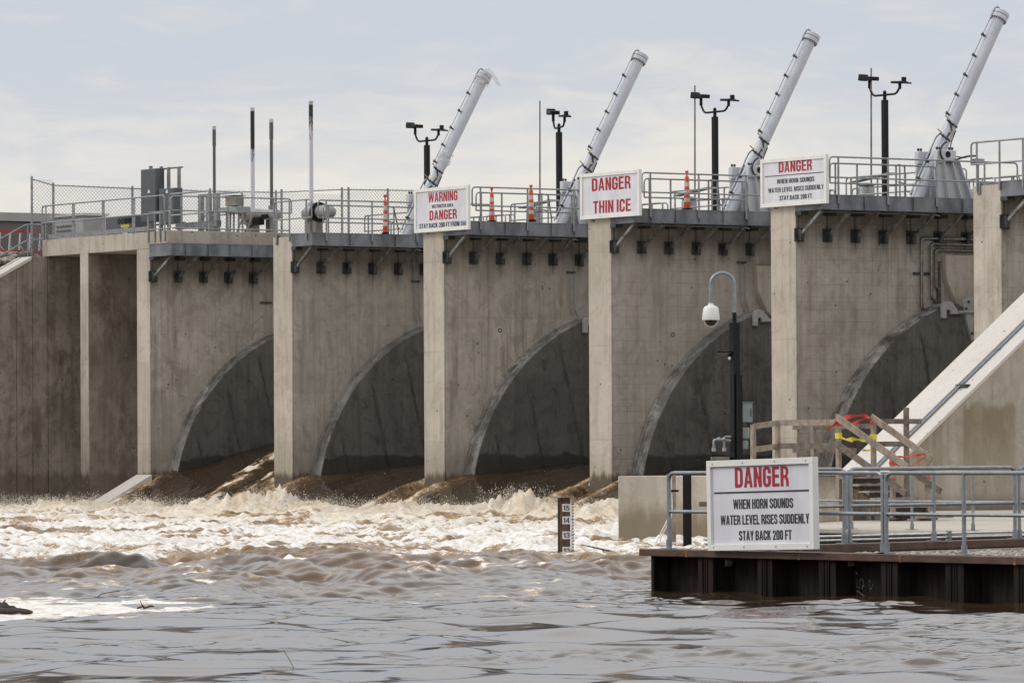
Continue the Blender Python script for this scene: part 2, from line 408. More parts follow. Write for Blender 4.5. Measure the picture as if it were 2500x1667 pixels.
# ------------------------------------------------------------------ mesh helpers
class MB:
    def __init__(s):
        s.v, s.f = [], []

    def add(s, vs, fs):
        o = len(s.v)
        s.v += [tuple(q) for q in vs]
        s.f += [tuple(i + o for i in f) for f in fs]
        return s

    def box(s, a, b):
        (x0, y0, z0), (x1, y1, z1) = a, b
        return s.add([(x0, y0, z0), (x1, y0, z0), (x1, y1, z0), (x0, y1, z0), (x0, y0, z1), (x1, y0, z1), (x1, y1, z1), (x0, y1, z1)],
                     [(0, 3, 2, 1), (4, 5, 6, 7), (0, 1, 5, 4), (1, 2, 6, 5), (2, 3, 7, 6), (3, 0, 4, 7)])

    def obox(s, c, ax, ay, az):
        c, ax, ay, az = map(Vector, (c, ax, ay, az))
        vs = [c + ax * i + ay * j + az * k for k in (-1, 1) for (i, j) in ((-1, -1), (1, -1), (1, 1), (-1, 1))]
        return s.add(vs, [(0, 3, 2, 1), (4, 5, 6, 7), (0, 1, 5, 4), (1, 2, 6, 5), (2, 3, 7, 6), (3, 0, 4, 7)])

    def bar(s, p, q, w, h, up=(0, 0, 1)):
        p, q, up = map(Vector, (p, q, up))
        d = (q - p)
        t = d.normalized()
        r = t.cross(up)
        if r.length < 1e-4:
            r = t.cross(Vector((0, 1, 0)))
        r.normalize()
        u = r.cross(t)
        return s.obox((p + q) / 2, d / 2, r * w / 2, u * h / 2)

    def tube(s, pts, r, n=8, caps=True):
        pts = [Vector(q) for q in pts]
        k = len(pts)
        rs = r if isinstance(r, (list, tuple)) else [r] * k
        t0 = (pts[1] - pts[0]).normalized()
        ref = Vector((0, 0, 1)) if abs(t0.z) < 0.9 else Vector((1, 0, 0))
        nrm = t0.cross(ref).normalized()
        vs, fs = [], []
        pt = t0
        for i, p in enumerate(pts):
            if i == 0:
                t = t0
            elif i == k - 1:
                t = (pts[i] - pts[i - 1]).normalized()
            else:
                t = ((pts[i + 1] - p).normalized() + (p - pts[i - 1]).normalized()).normalized()
            ax = pt.cross(t)
            if ax.length > 1e-6:
                nrm = Quaternion(ax.normalized(), pt.angle(t)) @ nrm
            pt = t
            bn = t.cross(nrm)
            for j in range(n):
                a = 2 * math.pi * j / n
                vs.append(p + (nrm * math.cos(a) + bn * math.sin(a)) * rs[i])
        for i in range(k - 1):
            for j in range(n):
                a, b = i * n + j, i * n + (j + 1) % n
                fs.append((a, b, b + n, a + n))
        if caps:
            fs.append(tuple(range(n - 1, -1, -1)))
            fs.append(tuple((k - 1) * n + j for j in range(n)))
        return s.add(vs, fs)

    def prism(s, a, b):
        n = len(a)
        fs = [tuple(range(n - 1, -1, -1)), tuple(range(n, 2 * n))]
        for i in range(n):
            j = (i + 1) % n
            fs.append((i, j, j + n, i + n))
        return s.add(list(a) + list(b), fs)

    def ball(s, c, r, nu=12, nv=8, sc=(1, 1, 1)):
        c = Vector(c)
        vs = [c + Vector((0, 0, -r * sc[2]))]
        for i in range(1, nv):
            th = math.pi * i / nv
            for j in range(nu):
                a = 2 * math.pi * j / nu
                vs.append(c + Vector((r * sc[0] * math.sin(th) * math.cos(a), r * sc[1] * math.sin(th) * math.sin(a), -r * sc[2] * math.cos(th))))
        vs.append(c + Vector((0, 0, r * sc[2])))
        fs = []
        for j in range(nu):
            fs.append((0, 1 + (j + 1) % nu, 1 + j))
            fs.append((len(vs) - 1, len(vs) - 1 - nu + j, len(vs) - 1 - nu + (j + 1) % nu))
        for i in range(nv - 2):
            for j in range(nu):
                a, b = 1 + i * nu + j, 1 + i * nu + (j + 1) % nu
                fs.append((a, b, b + nu, a + nu))
        return s.add(vs, fs)

    def lathe(s, c, prof, n=24):
        """prof: list of (radius, z) from bottom to top, round the vertical through c"""
        c = Vector(c)
        vs, fs = [], []
        for r, z in prof:
            for j in range(n):
                a = 2 * math.pi * j / n
                vs.append(c + Vector((r * math.cos(a), r * math.sin(a), z)))
        k = len(prof)
        for i in range(k - 1):
            for j in range(n):
                a, b = i * n + j, i * n + (j + 1) % n
                fs.append((a, b, b + n, a + n))
        fs.append(tuple(range(n - 1, -1, -1)))
        fs.append(tuple((k - 1) * n + j for j in range(n)))
        return s.add(vs, fs)


def world_loc(o):
    v = Vector((0, 0, 0))
    while o is not None:
        v += o.location
        o = o.parent
    return v


def obj(name, mb, m, parent=None, bevel=0.0, loc=None, smooth=True):
    me = bpy.data.meshes.new(name)
    off = world_loc(parent) if parent else Vector((0, 0, 0))
    if loc is not None:
        off = Vector(loc)
    me.from_pydata([tuple(Vector(v) - off) for v in mb.v], [], mb.f)
    me.update()
    me.materials.append(m if not isinstance(m, str) else M[m])
    if smooth:
        me.shade_smooth()
        me.set_sharp_from_angle(angle=math.radians(38))
    o = bpy.data.objects.new(name, me)
    COL.objects.link(o)
    if parent:
        o.parent = parent
    elif loc is not None:
        o.location = loc
    if bevel:
        b = o.modifiers.new('bevel', 'BEVEL')
        b.width = bevel
        b.segments = 2
        b.limit_method = 'ANGLE'
        b.harden_normals = False
    return o


def tag(o, label, cat, group=None):
    o['label'] = label
    o['category'] = cat
    if group:
        o['group'] = group
    return o


def thing(name, label, cat, loc=(0, 0, 0), group=None):
    o = bpy.data.objects.new(name, None)
    COL.objects.link(o)
    o.location = loc
    o.empty_display_size = 0.2
    return tag(o, label, cat, group)


def bend(pts, rad, seg=5):
    """round the corners of a polyline"""
    pts = [Vector(q) for q in pts]
    out = [pts[0]]
    for i in range(1, len(pts) - 1):
        a, b, c = pts[i - 1], pts[i], pts[i + 1]
        r = min(rad, (a - b).length * 0.45, (c - b).length * 0.45)
        p, q = b + (a - b).normalized() * r, b + (c - b).normalized() * r
        for k in range(seg + 1):
            t = k / seg
            out.append(p * (1 - t) ** 2 + b * 2 * t * (1 - t) + q * t * t)
    out.append(pts[-1])
    return out


# bold condensed capitals drawn as outlines (cap height 1)
GV, GH = 0.172, 0.152


def _arc(cx, cy, r, a0, a1, n=6):
    return [(cx + r[0] * math.cos(math.radians(a0 + (a1 - a0) * i / n)), cy + r[1] * math.sin(math.radians(a0 + (a1 - a0) * i / n))) for i in range(n + 1)]


def _rr(x0, y0, x1, y1, r, cor='1111'):
    """rounded box, corners in the order lower right, upper right, upper left, lower left"""
    p = []
    for k, (cx, cy, a0) in enumerate(((x1, y0, -90), (x1, y1, 0), (x0, y1, 90), (x0, y0, 180))):
        if cor[k] == '1':
            sx, sy = (-1 if cx == x1 else 1), (-1 if cy == y1 else 1)
            p += _arc(cx + sx * r, cy + sy * r * 0.9, (r, r * 0.9), a0, a0 + 90)
        else:
            p.append((cx, cy))
    return p


def _stroke(pts, wv=GV, wh=GH):
    """outline of a curved stroke, thicker where it runs upright"""
    q = []
    n = len(pts)
    for i in range(n - 1):
        p0, p1, p2, p3 = pts[max(i - 1, 0)], pts[i], pts[i + 1], pts[min(i + 2, n - 1)]
        for k in range(6):
            t = k / 6
            q.append(tuple(0.5 * (2 * b_ + (c_ - a_) * t + (2 * a_ - 5 * b_ + 4 * c_ - d_) * t * t + (3 * b_ - a_ - 3 * c_ + d_) * t ** 3) for a_, b_, c_, d_ in zip(p0, p1, p2, p3)))
    q.append(pts[-1])
    L, R = [], []
    for i, p in enumerate(q):
        a_, b_ = q[max(i - 1, 0)], q[min(i + 1, len(q) - 1)]
        dx, dy = b_[0] - a_[0], b_[1] - a_[1]
        m_ = math.hypot(dx, dy) or 1
        dx, dy = dx / m_, dy / m_
        L.append((p[0] - dy * wv / 2, p[1] + dx * wh / 2))
        R.append((p[0] + dy * wv / 2, p[1] - dx * wh / 2))
    return L + R[::-1]


def glyphs():
    v, h, w = GV, GH, 0.50
    G = {}
    G[' '] = (0.14, [])
    G['I'] = (v, [[(0, 0), (v, 0), (v, 1), (0, 1)]])
    G['L'] = (0.43, [[(0, 0), (0.43, 0), (0.43, h), (v, h), (v, 1), (0, 1)]])
    G['E'] = (0.45, [[(0, 0), (0.45, 0), (0.45, h), (v, h), (v, 0.44), (0.42, 0.44), (0.42, 0.44 + h), (v, 0.44 + h), (v, 1 - h), (0.44, 1 - h), (0.44, 1), (0, 1)]])
    G['F'] = (0.43, [[(0, 0), (v, 0), (v, 0.42), (0.39, 0.42), (0.39, 0.42 + h), (v, 0.42 + h), (v, 1 - h), (0.43, 1 - h), (0.43, 1), (0, 1)]])
    G['H'] = (w, [[(0, 0), (v, 0), (v, 0.44), (w - v, 0.44), (w - v, 0), (w, 0), (w, 1), (w - v, 1), (w - v, 0.44 + h), (v, 0.44 + h), (v, 1), (0, 1)]])
    G['T'] = (0.46, [[(0.23 - v / 2, 0), (0.23 + v / 2, 0), (0.23 + v / 2, 1 - h), (0.46, 1 - h), (0.46, 1), (0, 1), (0, 1 - h), (0.23 - v / 2, 1 - h)]])
    G['N'] = (w, [[(0, 0), (v, 0), (v, 0.60), (w - v, 0), (w, 0), (w, 1), (w - v, 1), (w - v, 0.42), (v, 1), (0, 1)]])
    G['M'] = (0.62, [[(0, 0), (0.15, 0), (0.15, 0.64), (0.245, 0), (0.375, 0), (0.47, 0.64), (0.47, 0), (0.62, 0), (0.62, 1), (0.41, 1), (0.31, 0.40), (0.21, 1), (0, 1)]])
    G['W'] = (0.76, [[(0.12, 0), (0.27, 0), (0.38, 0.58), (0.49, 0), (0.64, 0), (0.76, 1), (0.615, 1), (0.555, 0.36), (0.45, 1), (0.31, 1), (0.205, 0.36), (0.145, 1), (0, 1)]])
    G['V'] = (w, [[(0.165, 0), (0.335, 0), (w, 1), (w - 0.155, 1), (0.25, 0.26), (0.155, 1), (0, 1)]])
    G['Y'] = (w, [[(0.25 - v / 2, 0), (0.25 + v / 2, 0), (0.25 + v / 2, 0.40), (w, 1), (w - 0.165, 1), (0.25, 0.57), (0.165, 1), (0, 1), (0.25 - v / 2, 0.40)]])
    G['A'] = (0.54, [[(0, 0), (0.155, 0), (0.19, 0.20), (0.35, 0.20), (0.385, 0), (0.54, 0), (0.365, 1), (0.175, 1)], [(0.212, 0.33), (0.27, 0.74), (0.328, 0.33)]])
    G['K'] = (0.52, [[(0, 0), (v, 0), (v, 0.30), (0.215, 0.41), (0.345, 0), (0.53, 0), (0.325, 0.57), (0.51, 1), (0.335, 1), (v, 0.58), (v, 1), (0, 1)]])
    G['O'] = (w, [_rr(0, -0.01, w, 1.01, 0.23), _rr(v, h, w - v, 1 - h, 0.09)])
    G['0'] = (0.46, [_rr(0, -0.01, 0.46, 1.01, 0.21), _rr(v, h, 0.46 - v, 1 - h, 0.07)])
    G['D'] = (w, [_rr(0, 0, w, 1, 0.24, '1100'), _rr(v, h, w - v, 1 - h, 0.09, '1100')])
    G['U'] = (w, [[(v, 1), (0, 1)] + _arc(0.23, 0.22, (0.23, 0.23), 180, 270) + _arc(w - 0.23, 0.22, (0.23, 0.23), 270, 360) + [(w, 1), (w - v, 1)] + _arc(w - v - 0.09, 0.24, (0.09, 0.10), 0, -90) + _arc(v + 0.09, 0.24, (0.09, 0.10), 270, 180)])
    out = _arc(w - 0.23, 0.78, (0.23, 0.23), 0, 90) + _arc(0.23, 0.78, (0.23, 0.23), 90, 180) + _arc(0.23, 0.22, (0.23, 0.23), 180, 270) + _arc(w - 0.23, 0.22, (0.23, 0.23), 270, 360)
    inn = _arc(w - v - 0.09, 0.24, (0.09, 0.10), 0, -90) + _arc(v + 0.09, 0.24, (0.09, 0.10), 270, 180) + _arc(v + 0.09, 0.76, (0.09, 0.10), 180, 90) + _arc(w - v - 0.09, 0.76, (0.09, 0.10), 90, 0)
    G['C'] = (w, [[(w, 0.64)] + out + [(w, 0.37), (w - v, 0.37)] + inn + [(w - v, 0.64)]])
    G['G'] = (w, [[(w, 0.66)] + out + [(w, 0.54), (0.25, 0.54), (0.25, 0.54 - 0.125), (w - v, 0.415)] + inn + [(w - v, 0.66)]])
    G['S'] = (0.48, [_stroke([(0.405, 0.69), (0.40, 0.80), (0.34, 0.90), (0.24, 0.93), (0.13, 0.90), (0.08, 0.80), (0.09, 0.67), (0.17, 0.575), (0.31, 0.47), (0.395, 0.37), (0.405, 0.22), (0.35, 0.10), (0.24, 0.07), (0.13, 0.10), (0.08, 0.20), (0.075, 0.32)])])
    G['2'] = (0.46, [[(0, 0), (0.46, 0), (0.46, h), (0.21, h), (0.36, 0.40), (0.44, 0.56)] + _arc(0.23, 0.77, (0.225, 0.235), -15, 180) + [(0.005, 0.66), (0.15, 0.66)] + _arc(0.23, 0.77, (0.075, 0.105), 180, -10) + [(0.27, 0.53), (0.12, 0.32), (0.02, 0.16)]])
    G['1'] = (0.26, [[(0.105, 0), (0.26, 0), (0.26, 1), (0.14, 1), (0.10, 0.88), (0, 0.82), (0, 0.70), (0.105, 0.73)]])
    G['3'] = (0.46, [_stroke([(0.075, 0.70), (0.10, 0.86), (0.22, 0.93), (0.34, 0.89), (0.385, 0.76), (0.33, 0.62), (0.20, 0.54), (0.33, 0.47), (0.395, 0.32), (0.35, 0.12), (0.22, 0.07), (0.10, 0.13), (0.07, 0.30)], 0.14, 0.13)])
    G['4'] = (0.50, [[(0.27, 0), (0.41, 0), (0.41, 0.22), (0.50, 0.22), (0.50, 0.35), (0.41, 0.35), (0.41, 1), (0.26, 1), (0, 0.36), (0, 0.22), (0.27, 0.22)], [(0.13, 0.35), (0.27, 0.35), (0.27, 0.70)]])
    G['5'] = (0.46, [[(0.05, 1), (0.43, 1), (0.43, 1 - h), (0.17, 1 - h), (0.155, 0.62)] + _arc(0.23, 0.33, (0.23, 0.335), 95, -180, 14) + [(0.145, 0.30)] + _arc(0.23, 0.32, (0.085, 0.185), -175, 120, 12) + [(0.15, 0.47), (0.015, 0.48)]])
    G['B'] = (w, [[(0, 0)] + _arc(w - 0.22, 0.26, (0.22, 0.26), -90, 60) + [(0.43, 0.53)] + _arc(w - 0.23, 0.76, (0.21, 0.24), -35, 90) + [(0, 1)], _rr(v, 0.14, w - v, 0.44, 0.08, '1100'), _rr(v, 0.58, w - v - 0.015, 0.86, 0.07, '1100')])
    G['R'] = (w, [[(0, 0), (v, 0), (v, 0.41), (0.24, 0.41), (0.335, 0.30), (0.35, 0.0), (0.51, 0), (0.49, 0.34), (0.42, 0.47)] + _arc(w - 0.23, 0.74, (0.225, 0.26), -45, 90) + [(0, 1)], _rr(v, 0.55, w - v - 0.005, 0.86, 0.08, '1100')])
    G['7'] = (0.45, [[(0.08, 0), (0.24, 0), (0.45, 0.84), (0.45, 1), (0, 1), (0, 0.86), (0.30, 0.86)]])
    G["'"] = (0.1, [[(0, 0), (0.06, 0), (0.1, 1), (0, 1)]])
    return G


GLYPH = glyphs()


def letters(txt, x0, x1, z0, z1, y, m, parent, name='lettering', thick=0.006, thin=0.0, turn=False):
    """one line of writing, laid on the plane y (facing the -y side) and fitted to its box"""
    cu = bpy.data.curves.new(name, 'CURVE')
    cu.dimensions = '2D'
    cu.fill_mode = 'BOTH'
    cu.extrude = 0.5
    cu.offset = -thin
    x = 0.0
    for ch in txt:
        wd, outs = GLYPH[ch]
        for o_ in outs:
            sp_ = cu.splines.new('POLY')
            sp_.points.add(len(o_) - 1)
            for p_, q_ in zip(sp_.points, o_):
                p_.co = (x + q_[0], q_[1], 0, 1)
            sp_.use_cyclic_u = True
        x += wd + 0.085
    t = bpy.data.objects.new(name, cu)
    COL.objects.link(t)
    dg = bpy.context.evaluated_depsgraph_get()
    me = bpy.data.meshes.new_from_object(t.evaluated_get(dg))
    bpy.data.objects.remove(t)
    bpy.data.curves.remove(cu)
    n = len(me.vertices)
    co = np.empty(n * 3)
    me.vertices.foreach_get('co', co)
    co = co.reshape(-1, 3)
    if turn:                                  # written on its side, reading upwards
        co = np.stack([-co[:, 1], co[:, 0], co[:, 2]], 1)
    mn, mx = co.min(0), co.max(0)
    off = world_loc(parent)
    u = x0 + (co[:, 0] - mn[0]) / (mx[0] - mn[0]) * (x1 - x0)
    w = z0 + (co[:, 1] - mn[1]) / (mx[1] - mn[1]) * (z1 - z0)
    d = (co[:, 2] - mn[2]) / (mx[2] - mn[2]) * thick
    me.vertices.foreach_set('co', np.stack([u - off.x, y - d - off.y, w - off.z], 1).ravel())
    me.materials.clear()
    me.materials.append(M[m])
    me.update()
    o = bpy.data.objects.new(name, me)
    COL.objects.link(o)
    o.parent = parent
    return o


def copy_tree(o, parent=None):
    c = o.copy()
    COL.objects.link(c)
    c.parent = parent
    for ch in list(o.children):
        copy_tree(ch, c)
    return c


def struct(o):
    o['kind'] = 'structure'
    return o


S = 9.5          # pier spacing
W = 1.22         # pier thickness
BAYN = ['first', 'second', 'third', 'fourth', 'fifth', 'sixth']


# ------------------------------------------------------------------ piers
ARC_C, ARC_R, PROT = 7.25, 6.62, 0.65


def arc_pts(r=ARC_R, a0=None, n=28):
    za, zb = -0.6, 6.33
    a0 = math.asin(za / r)
    a1 = math.asin(zb / r) if zb < r else math.pi / 2
    return [(ARC_C - r * math.cos(a0 + (a1 - a0) * i / n), r * math.sin(a0 + (a1 - a0) * i / n)) for i in range(n + 1)]


def pier(k, label):
    x0 = k * S + (0.04 if k == 0 else 0)
    x1 = k * S + (0.97 if k == 0 else W)
    t = thing('concrete_pier', label, 'dam pier', (x0, 0, 0), 'concrete piers of the dam')
    top = 9.26 if k == 0 else 9.325
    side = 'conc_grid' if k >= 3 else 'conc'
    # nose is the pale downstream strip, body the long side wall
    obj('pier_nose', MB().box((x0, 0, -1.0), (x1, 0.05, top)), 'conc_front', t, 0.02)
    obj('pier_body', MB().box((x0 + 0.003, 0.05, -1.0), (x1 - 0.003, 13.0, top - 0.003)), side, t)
    # raised gate sector on the wall
    xa, xb = x1 - 0.003, x1 + PROT
    ap = arc_pts()
    poly = ap + [(ap[-1][0] + 0.25, ap[-1][1] - 0.02), (6.35, 4.3), (6.6, -0.6)]
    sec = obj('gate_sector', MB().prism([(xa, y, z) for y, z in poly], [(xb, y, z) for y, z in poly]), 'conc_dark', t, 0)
    edge = MB()
    hi = arc_pts(ARC_R + 0.025)
    lo = arc_pts(ARC_R - 0.03)
    for i in range(len(hi) - 1):
        q = [hi[i], hi[i + 1], lo[i + 1], lo[i]]
        edge.prism([(xa + 0.02, y, z) for y, z in q], [(xb - 0.02, y, z) for y, z in q])
    obj('curved_edge', edge, 'conc_edge', sec)
    lip = MB()
    hi2, lo2 = arc_pts(ARC_R + 0.055), arc_pts(ARC_R + 0.02)
    for i in range(len(hi2) - 1):
        q = [hi2[i], hi2[i + 1], lo2[i + 1], lo2[i]]
        lip.prism([(xa + 0.03, y, z) for y, z in q], [(xa + 0.20, y, z) for y, z in q])
    obj('edge_strip', lip, 'conc_edge', sec)
    return t, x1


piers = []
plabels = ['narrow pale concrete pier left of the first steel walkway, standing on a sloping toe',
           'concrete pier with no sign, third from left, beside a tall white stem pipe',
           'concrete pier under the WARNING RESTRICTED AREA sign',
           'concrete pier under the DANGER THIN ICE sign',
           'concrete pier under the upper DANGER WHEN HORN SOUNDS sign',
           'concrete pier at far right, carrying grey railings above the sloping wall']
for k in range(6):
    piers.append(pier(k, plabels[k]))
# sloping toe in front of the first pier
toe = MB().prism([(0.03, 0.9, -1), (0.03, -0.03, -1), (0.03, -0.03, 1.268), (0.03, 0.9, 1.268)], [(1.14, 0.9, -1), (1.14, -0.03, -1), (1.14, -0.03, 1.268), (1.14, 0.9, 1.268)])
obj('pier_footing', toe, 'conc_front', piers[0][0])
ramp = MB().prism([(0.03, -0.035, 1.262), (1.14, -0.035, 1.262), (1.14, -4.6, -1.2), (0.03, -4.6, -1.2), (0.03, -3.9, -1.2), (0.03, -0.035, -1.2)][:0] or
                  [(0.03, -0.033, 1.266), (0.03, -3.1, -0.35), (0.03, -3.1, -1.2), (0.03, -0.033, -1.2)],
                  [(1.14, -0.033, 1.266), (1.14, -3.1, -0.35), (1.14, -3.1, -1.2), (1.14, -0.033, -1.2)])
obj('sloping_toe', ramp, 'conc_pale', piers[0][0])


def wall_fittings():
    # conduits and rungs fixed to the pier walls
    for k in (1, 2, 3):
        x1 = piers[k][1]
        m = MB()
        for y in (4.89, 5.07):
            m.tube(bend([(x1 + 0.05, y, 9.0), (x1 + 0.05, y, 6.66), (x1 + 0.05, y + 0.13, 6.46)], 0.1, 3), 0.016, 6)
        o = obj('wall_conduit', m, 'galv_dull', piers[k][0])
        obj('conduit_clamp', MB().box((x1 + 0.002, 4.79, 7.85), (x1 + 0.07, 5.12, 7.91)), 'bracket', o)
    x1 = piers[0][1]
    obj('wall_bar', MB().box((x1 + 0.002, 4.55, 7.38), (x1 + 0.09, 4.99, 7.44)), 'bracket', piers[0][0])
    # stains below the brackets are part of the wall's weathering
    for k, ring in ((2, (2.16, 5.95)), (3, (2.33, 5.6))):
        x1 = piers[k][1]
        pts = [(x1 + 0.006, ring[0] + 0.06 * math.cos(a * math.pi / 6), ring[1] + 0.06 * math.sin(a * math.pi / 6)) for a in range(13)]
        obj('tie_ring', MB().tube(pts, 0.012, 5, False), 'bracket', piers[k][0])


wall_fittings()

# white steel nose shields at the water line of two piers
for k, nm in ((2, 'the WARNING pier'), (3, 'the THIN ICE pier')):
    xa = k * S
    pr = [(0, 0.06, 0.53), (-0.12, 0.02, 0.42), (-0.25, 0, 0.22), (-0.34, 0, 0.0), (-0.34, 0, -0.6), (0, 0, -0.6)]
    tag(obj('steel_shield', MB().prism([(xa - 0.002 + a, -0.28, c) for a, b, c in pr], [(xa - 0.002 + a, 0.5, c) for a, b, c in pr]), 'white_frame', None, 0.01, (xa, 0, 0)),
        'curved grey steel shield in the foam at the foot of ' + nm, 'shield', 'steel shields at pier feet')


# ------------------------------------------------------------------ walkways with brackets
def walkway(k, label):
    x1 = piers[k][1]
    xo = k * S + 2.545 if k == 0 else k * S + 2.58
    t = thing('steel_walkway', label, 'walkway', (x1, 0, 9.0), 'steel walkways bracketed to the pier walls')
    zb, zt, L = 8.975, 9.41, 6.9
    m = MB()
    m.box((xo - 0.02, 0.02, zb + 0.022), (xo, L, zt - 0.022))
    m.box((xo - 0.14, 0.02, zb), (xo + 0.012, L, zb + 0.022))
    m.box((xo - 0.14, 0.02, zt - 0.022), (xo + 0.012, L, zt))
    obj('edge_beam', m, 'beam', t)
    f = MB()
    f.box((x1 + 0.003, 0.0, zb + 0.024), (xo - 0.003, 0.018, zt - 0.024))
    f.box((x1 + 0.003, -0.012, zb + 0.002), (xo - 0.003, 0.12, zb + 0.024))
    f.box((x1 + 0.003, -0.012, zt - 0.024), (xo - 0.003, 0.12, zt - 0.002))
    obj('front_beam', f, 'beam', t)
    for y in (0.52, 1.45, 2.34, 3.25, 4.15, 5.1):
        obj('stiffener', MB().box((xo + 0.001, y + 0.03, zb + 0.026), (xo + 0.06, y + 0.05, zt - 0.026)), 'beam', t)
    obj('deck_grating', MB().box((x1 + 0.02, 0.14, zt - 0.016), (xo - 0.15, L, zt + 0.012)), 'galv_dull', t)
    for i in range(7):
        y = 0.12 + 1.035 * i
        b = MB().box((x1 + 0.002, y - 0.17, 8.09), (x1 + 0.03, y + 0.17, 8.48)).box((x1 + 0.03, y - 0.06, 8.12), (x1 + 0.18, y + 0.06, 8.45))
        br = obj('wall_plate', b, 'bracket', t)
        obj('strut', MB().bar((x1 + 0.10, y, 8.28), (xo - 0.20, y, 8.98), 0.07, 0.09), 'strut', br)
        obj('beam_seat', MB().box((x1 + 0.004, y - 0.14, 8.86), (x1 + 0.3, y + 0.14, 8.972)), 'bracket', br)
    if k >= 1:
        # service pipe slung below the deck and the plate over the pier top
        obj('service_pipe', MB().tube(bend([(xo - 0.42, 0.1, 8.90), (xo - 0.34, 0.35, 8.93), (xo - 0.34, 4.4, 8.93), (xo - 0.42, 4.6, 8.90)], 0.1, 3), 0.022, 7), 'galv', t)
        obj('pier_plate', MB().box((k * S + 0.30, 0.02, 9.33), (x1 + 0.02, 0.9, 9.40)).box((k * S + 0.22, -0.03, 9.08), (k * S + 0.36, -0.003, 9.40)), 'beam', t)
    return t


wl = ['grey steel walkway on the first pier at left, below the raised concrete deck',
      'grey steel walkway beside the pier without a sign',
      'grey steel walkway between the WARNING and THIN ICE signs',
      'grey steel walkway right of the THIN ICE sign',
      'grey steel walkway right of the upper HORN SOUNDS sign',
      'grey steel walkway at the far right edge']
for k in range(6):
    walkway(k, wl[k])


# ------------------------------------------------------------------ railings
def run_rail(name, label, cat, group, path, posts, ztop, zmid, zbase, r=0.026, rp=0.030, m='galv_dull', loop=(True, True), extra=(), foot=None):
    """straight handrail along path (two points), with rounded ends and posts at given distances"""
    a, b = Vector((*path[0], 0)), Vector((*path[1], 0))
    d = (b - a).normalized()
    L = (b - a).length
    Z = lambda z: Vector((0, 0, z))
    t = thing(name, label, cat, (a.x, a.y, zbase), group)
    pts = [a + Z(ztop), b + Z(ztop)]
    if loop[0]:
        pts = [a + d * 0.05 + Z(zmid), a + Z(zmid), a + Z(ztop)] + pts[1:]
    if loop[1]:
        pts = pts[:-1] + [b + Z(ztop), b + Z(zmid), b - d * 0.05 + Z(zmid)]
    obj('top_rail', MB().tube(bend(pts, 0.14, 5), r, 9), m, t)
    obj('mid_rail', MB().tube([a + d * 0.06 + Z(zmid), b - d * 0.06 + Z(zmid)], r * 0.94, 9), m, t)
    for z in extra:
        obj('low_rail', MB().tube([a + d * 0.06 + Z(z), b - d * 0.06 + Z(z)], r * 0.94, 9), m, t)
    for s_ in posts:
        p = a + d * s_
        o = obj('post', MB().tube([p + Z(zbase), p + Z(ztop - r * 0.6)], rp, 9), m, t)
        if foot:
            fm = MB().tube([p + Z(zbase), p + Z(zbase + foot)], rp * 1.45, 9)
            fm.obox(p + Z(zbase + 0.006), d * 0.11, Vector((-d.y, d.x, 0)) * 0.07, (0, 0, 0.006))
            obj('foot_socket', fm, m, o)
    return t


G1 = 'guard rails along the dam walkways'
nm = ['the raised deck at far left', 'the unsigned pier walkway', 'the walkway between WARNING and THIN ICE', 'the walkway right of THIN ICE', 'the walkway right of the upper HORN sign', 'the far right walkway']
xo0 = 2.545
run_rail('guard_rail', 'three bar grey guard rail along the raised deck above the first walkway', 'railing', G1, ((xo0 + 0.035, -0.05), (xo0 + 0.035, 4.9)), (0.43, 2.33, 4.22), 11.07, 10.56, 9.48, extra=(9.94,))
for k in range(1, 6):
    x = k * S + 2.58 + 0.045
    run_rail('guard_rail', 'outer pipe guard rail along ' + nm[k], 'railing', G1, ((x, 0.2), (x, 7.2)), (0.32, 2.14, 3.95, 5.75), 10.505, 9.91, 9.15)
    x = piers[k][1] + 0.10
    run_rail('guard_rail', 'inner pipe guard rail along ' + nm[k], 'railing', G1, ((x, 1.2), (x, 5.15)), (0.2, 1.0, 2.45, 3.75), 10.41, 9.83, 9.425)
# front returns
for k in range(2, 6):
    a = k * S - 0.02
    nb = {2: 'behind the WARNING sign', 3: 'behind the THIN ICE sign', 4: 'behind the upper HORN SOUNDS sign', 5: 'over the far right pier head'}[k]
    run_rail('guard_rail', 'grey pipe guard rail facing downstream ' + nb, 'railing', G1, ((a, -0.04), (a + 2.62, -0.04)), (0.25, 1.25, 2.27), 10.53, 9.92, 9.16)
run_rail('guard_rail', 'grey pipe guard rail facing downstream on the unsigned pier head', 'railing', G1, ((9.5 + 0.15, -0.04), (12.1, -0.04)), (0.15, 1.0, 2.1), 10.53, 9.92, 9.16)
run_rail('guard_rail', 'low looped pipe guard rail at the left end of the first steel walkway', 'railing', G1, ((0.93, -0.04), (2.53, -0.04)), (0.02, 0.48, 0.86, 1.21), 10.54, 9.93, 9.48)
# long rail on the left fascia with flat posts and kick plate
t = thing('guard_rail', 'long sloping grey guard rail with flat posts and kick plate on the left concrete deck', 'railing', (-6.9, 0, 9.88), G1)
obj('top_rail', MB().tube(bend([(-6.9, -0.06, 10.0), (-6.9, -0.06, 11.11), (2.14, -0.06, 11.11), (2.14, -0.06, 10.2)], 0.14), 0.027, 9), 'galv_dull', t)
obj('mid_rail', MB().tube([(-6.9, -0.06, 10.49), (2.14, -0.06, 10.49)], 0.026, 9), 'galv_dull', t)
for x in (-4.6, -2.37, -0.13):
    obj('flat_post', MB().box((x - 0.09, -0.028, 9.90), (x + 0.09, -0.002, 11.08)), 'galv_dull', t)
obj('post', MB().tube([(-6.62, -0.06, 9.88), (-6.62, -0.06, 11.1)], 0.026, 9), 'galv_dull', t)
for a, b in ((-6.7, -4.72), (-4.5, -2.48), (-2.26, -0.24), (-0.02, 0.9)):
    obj('kick_plate', MB().box((a, -0.024, 9.90), (b, -0.008, 10.06)), 'galv_dull', t)
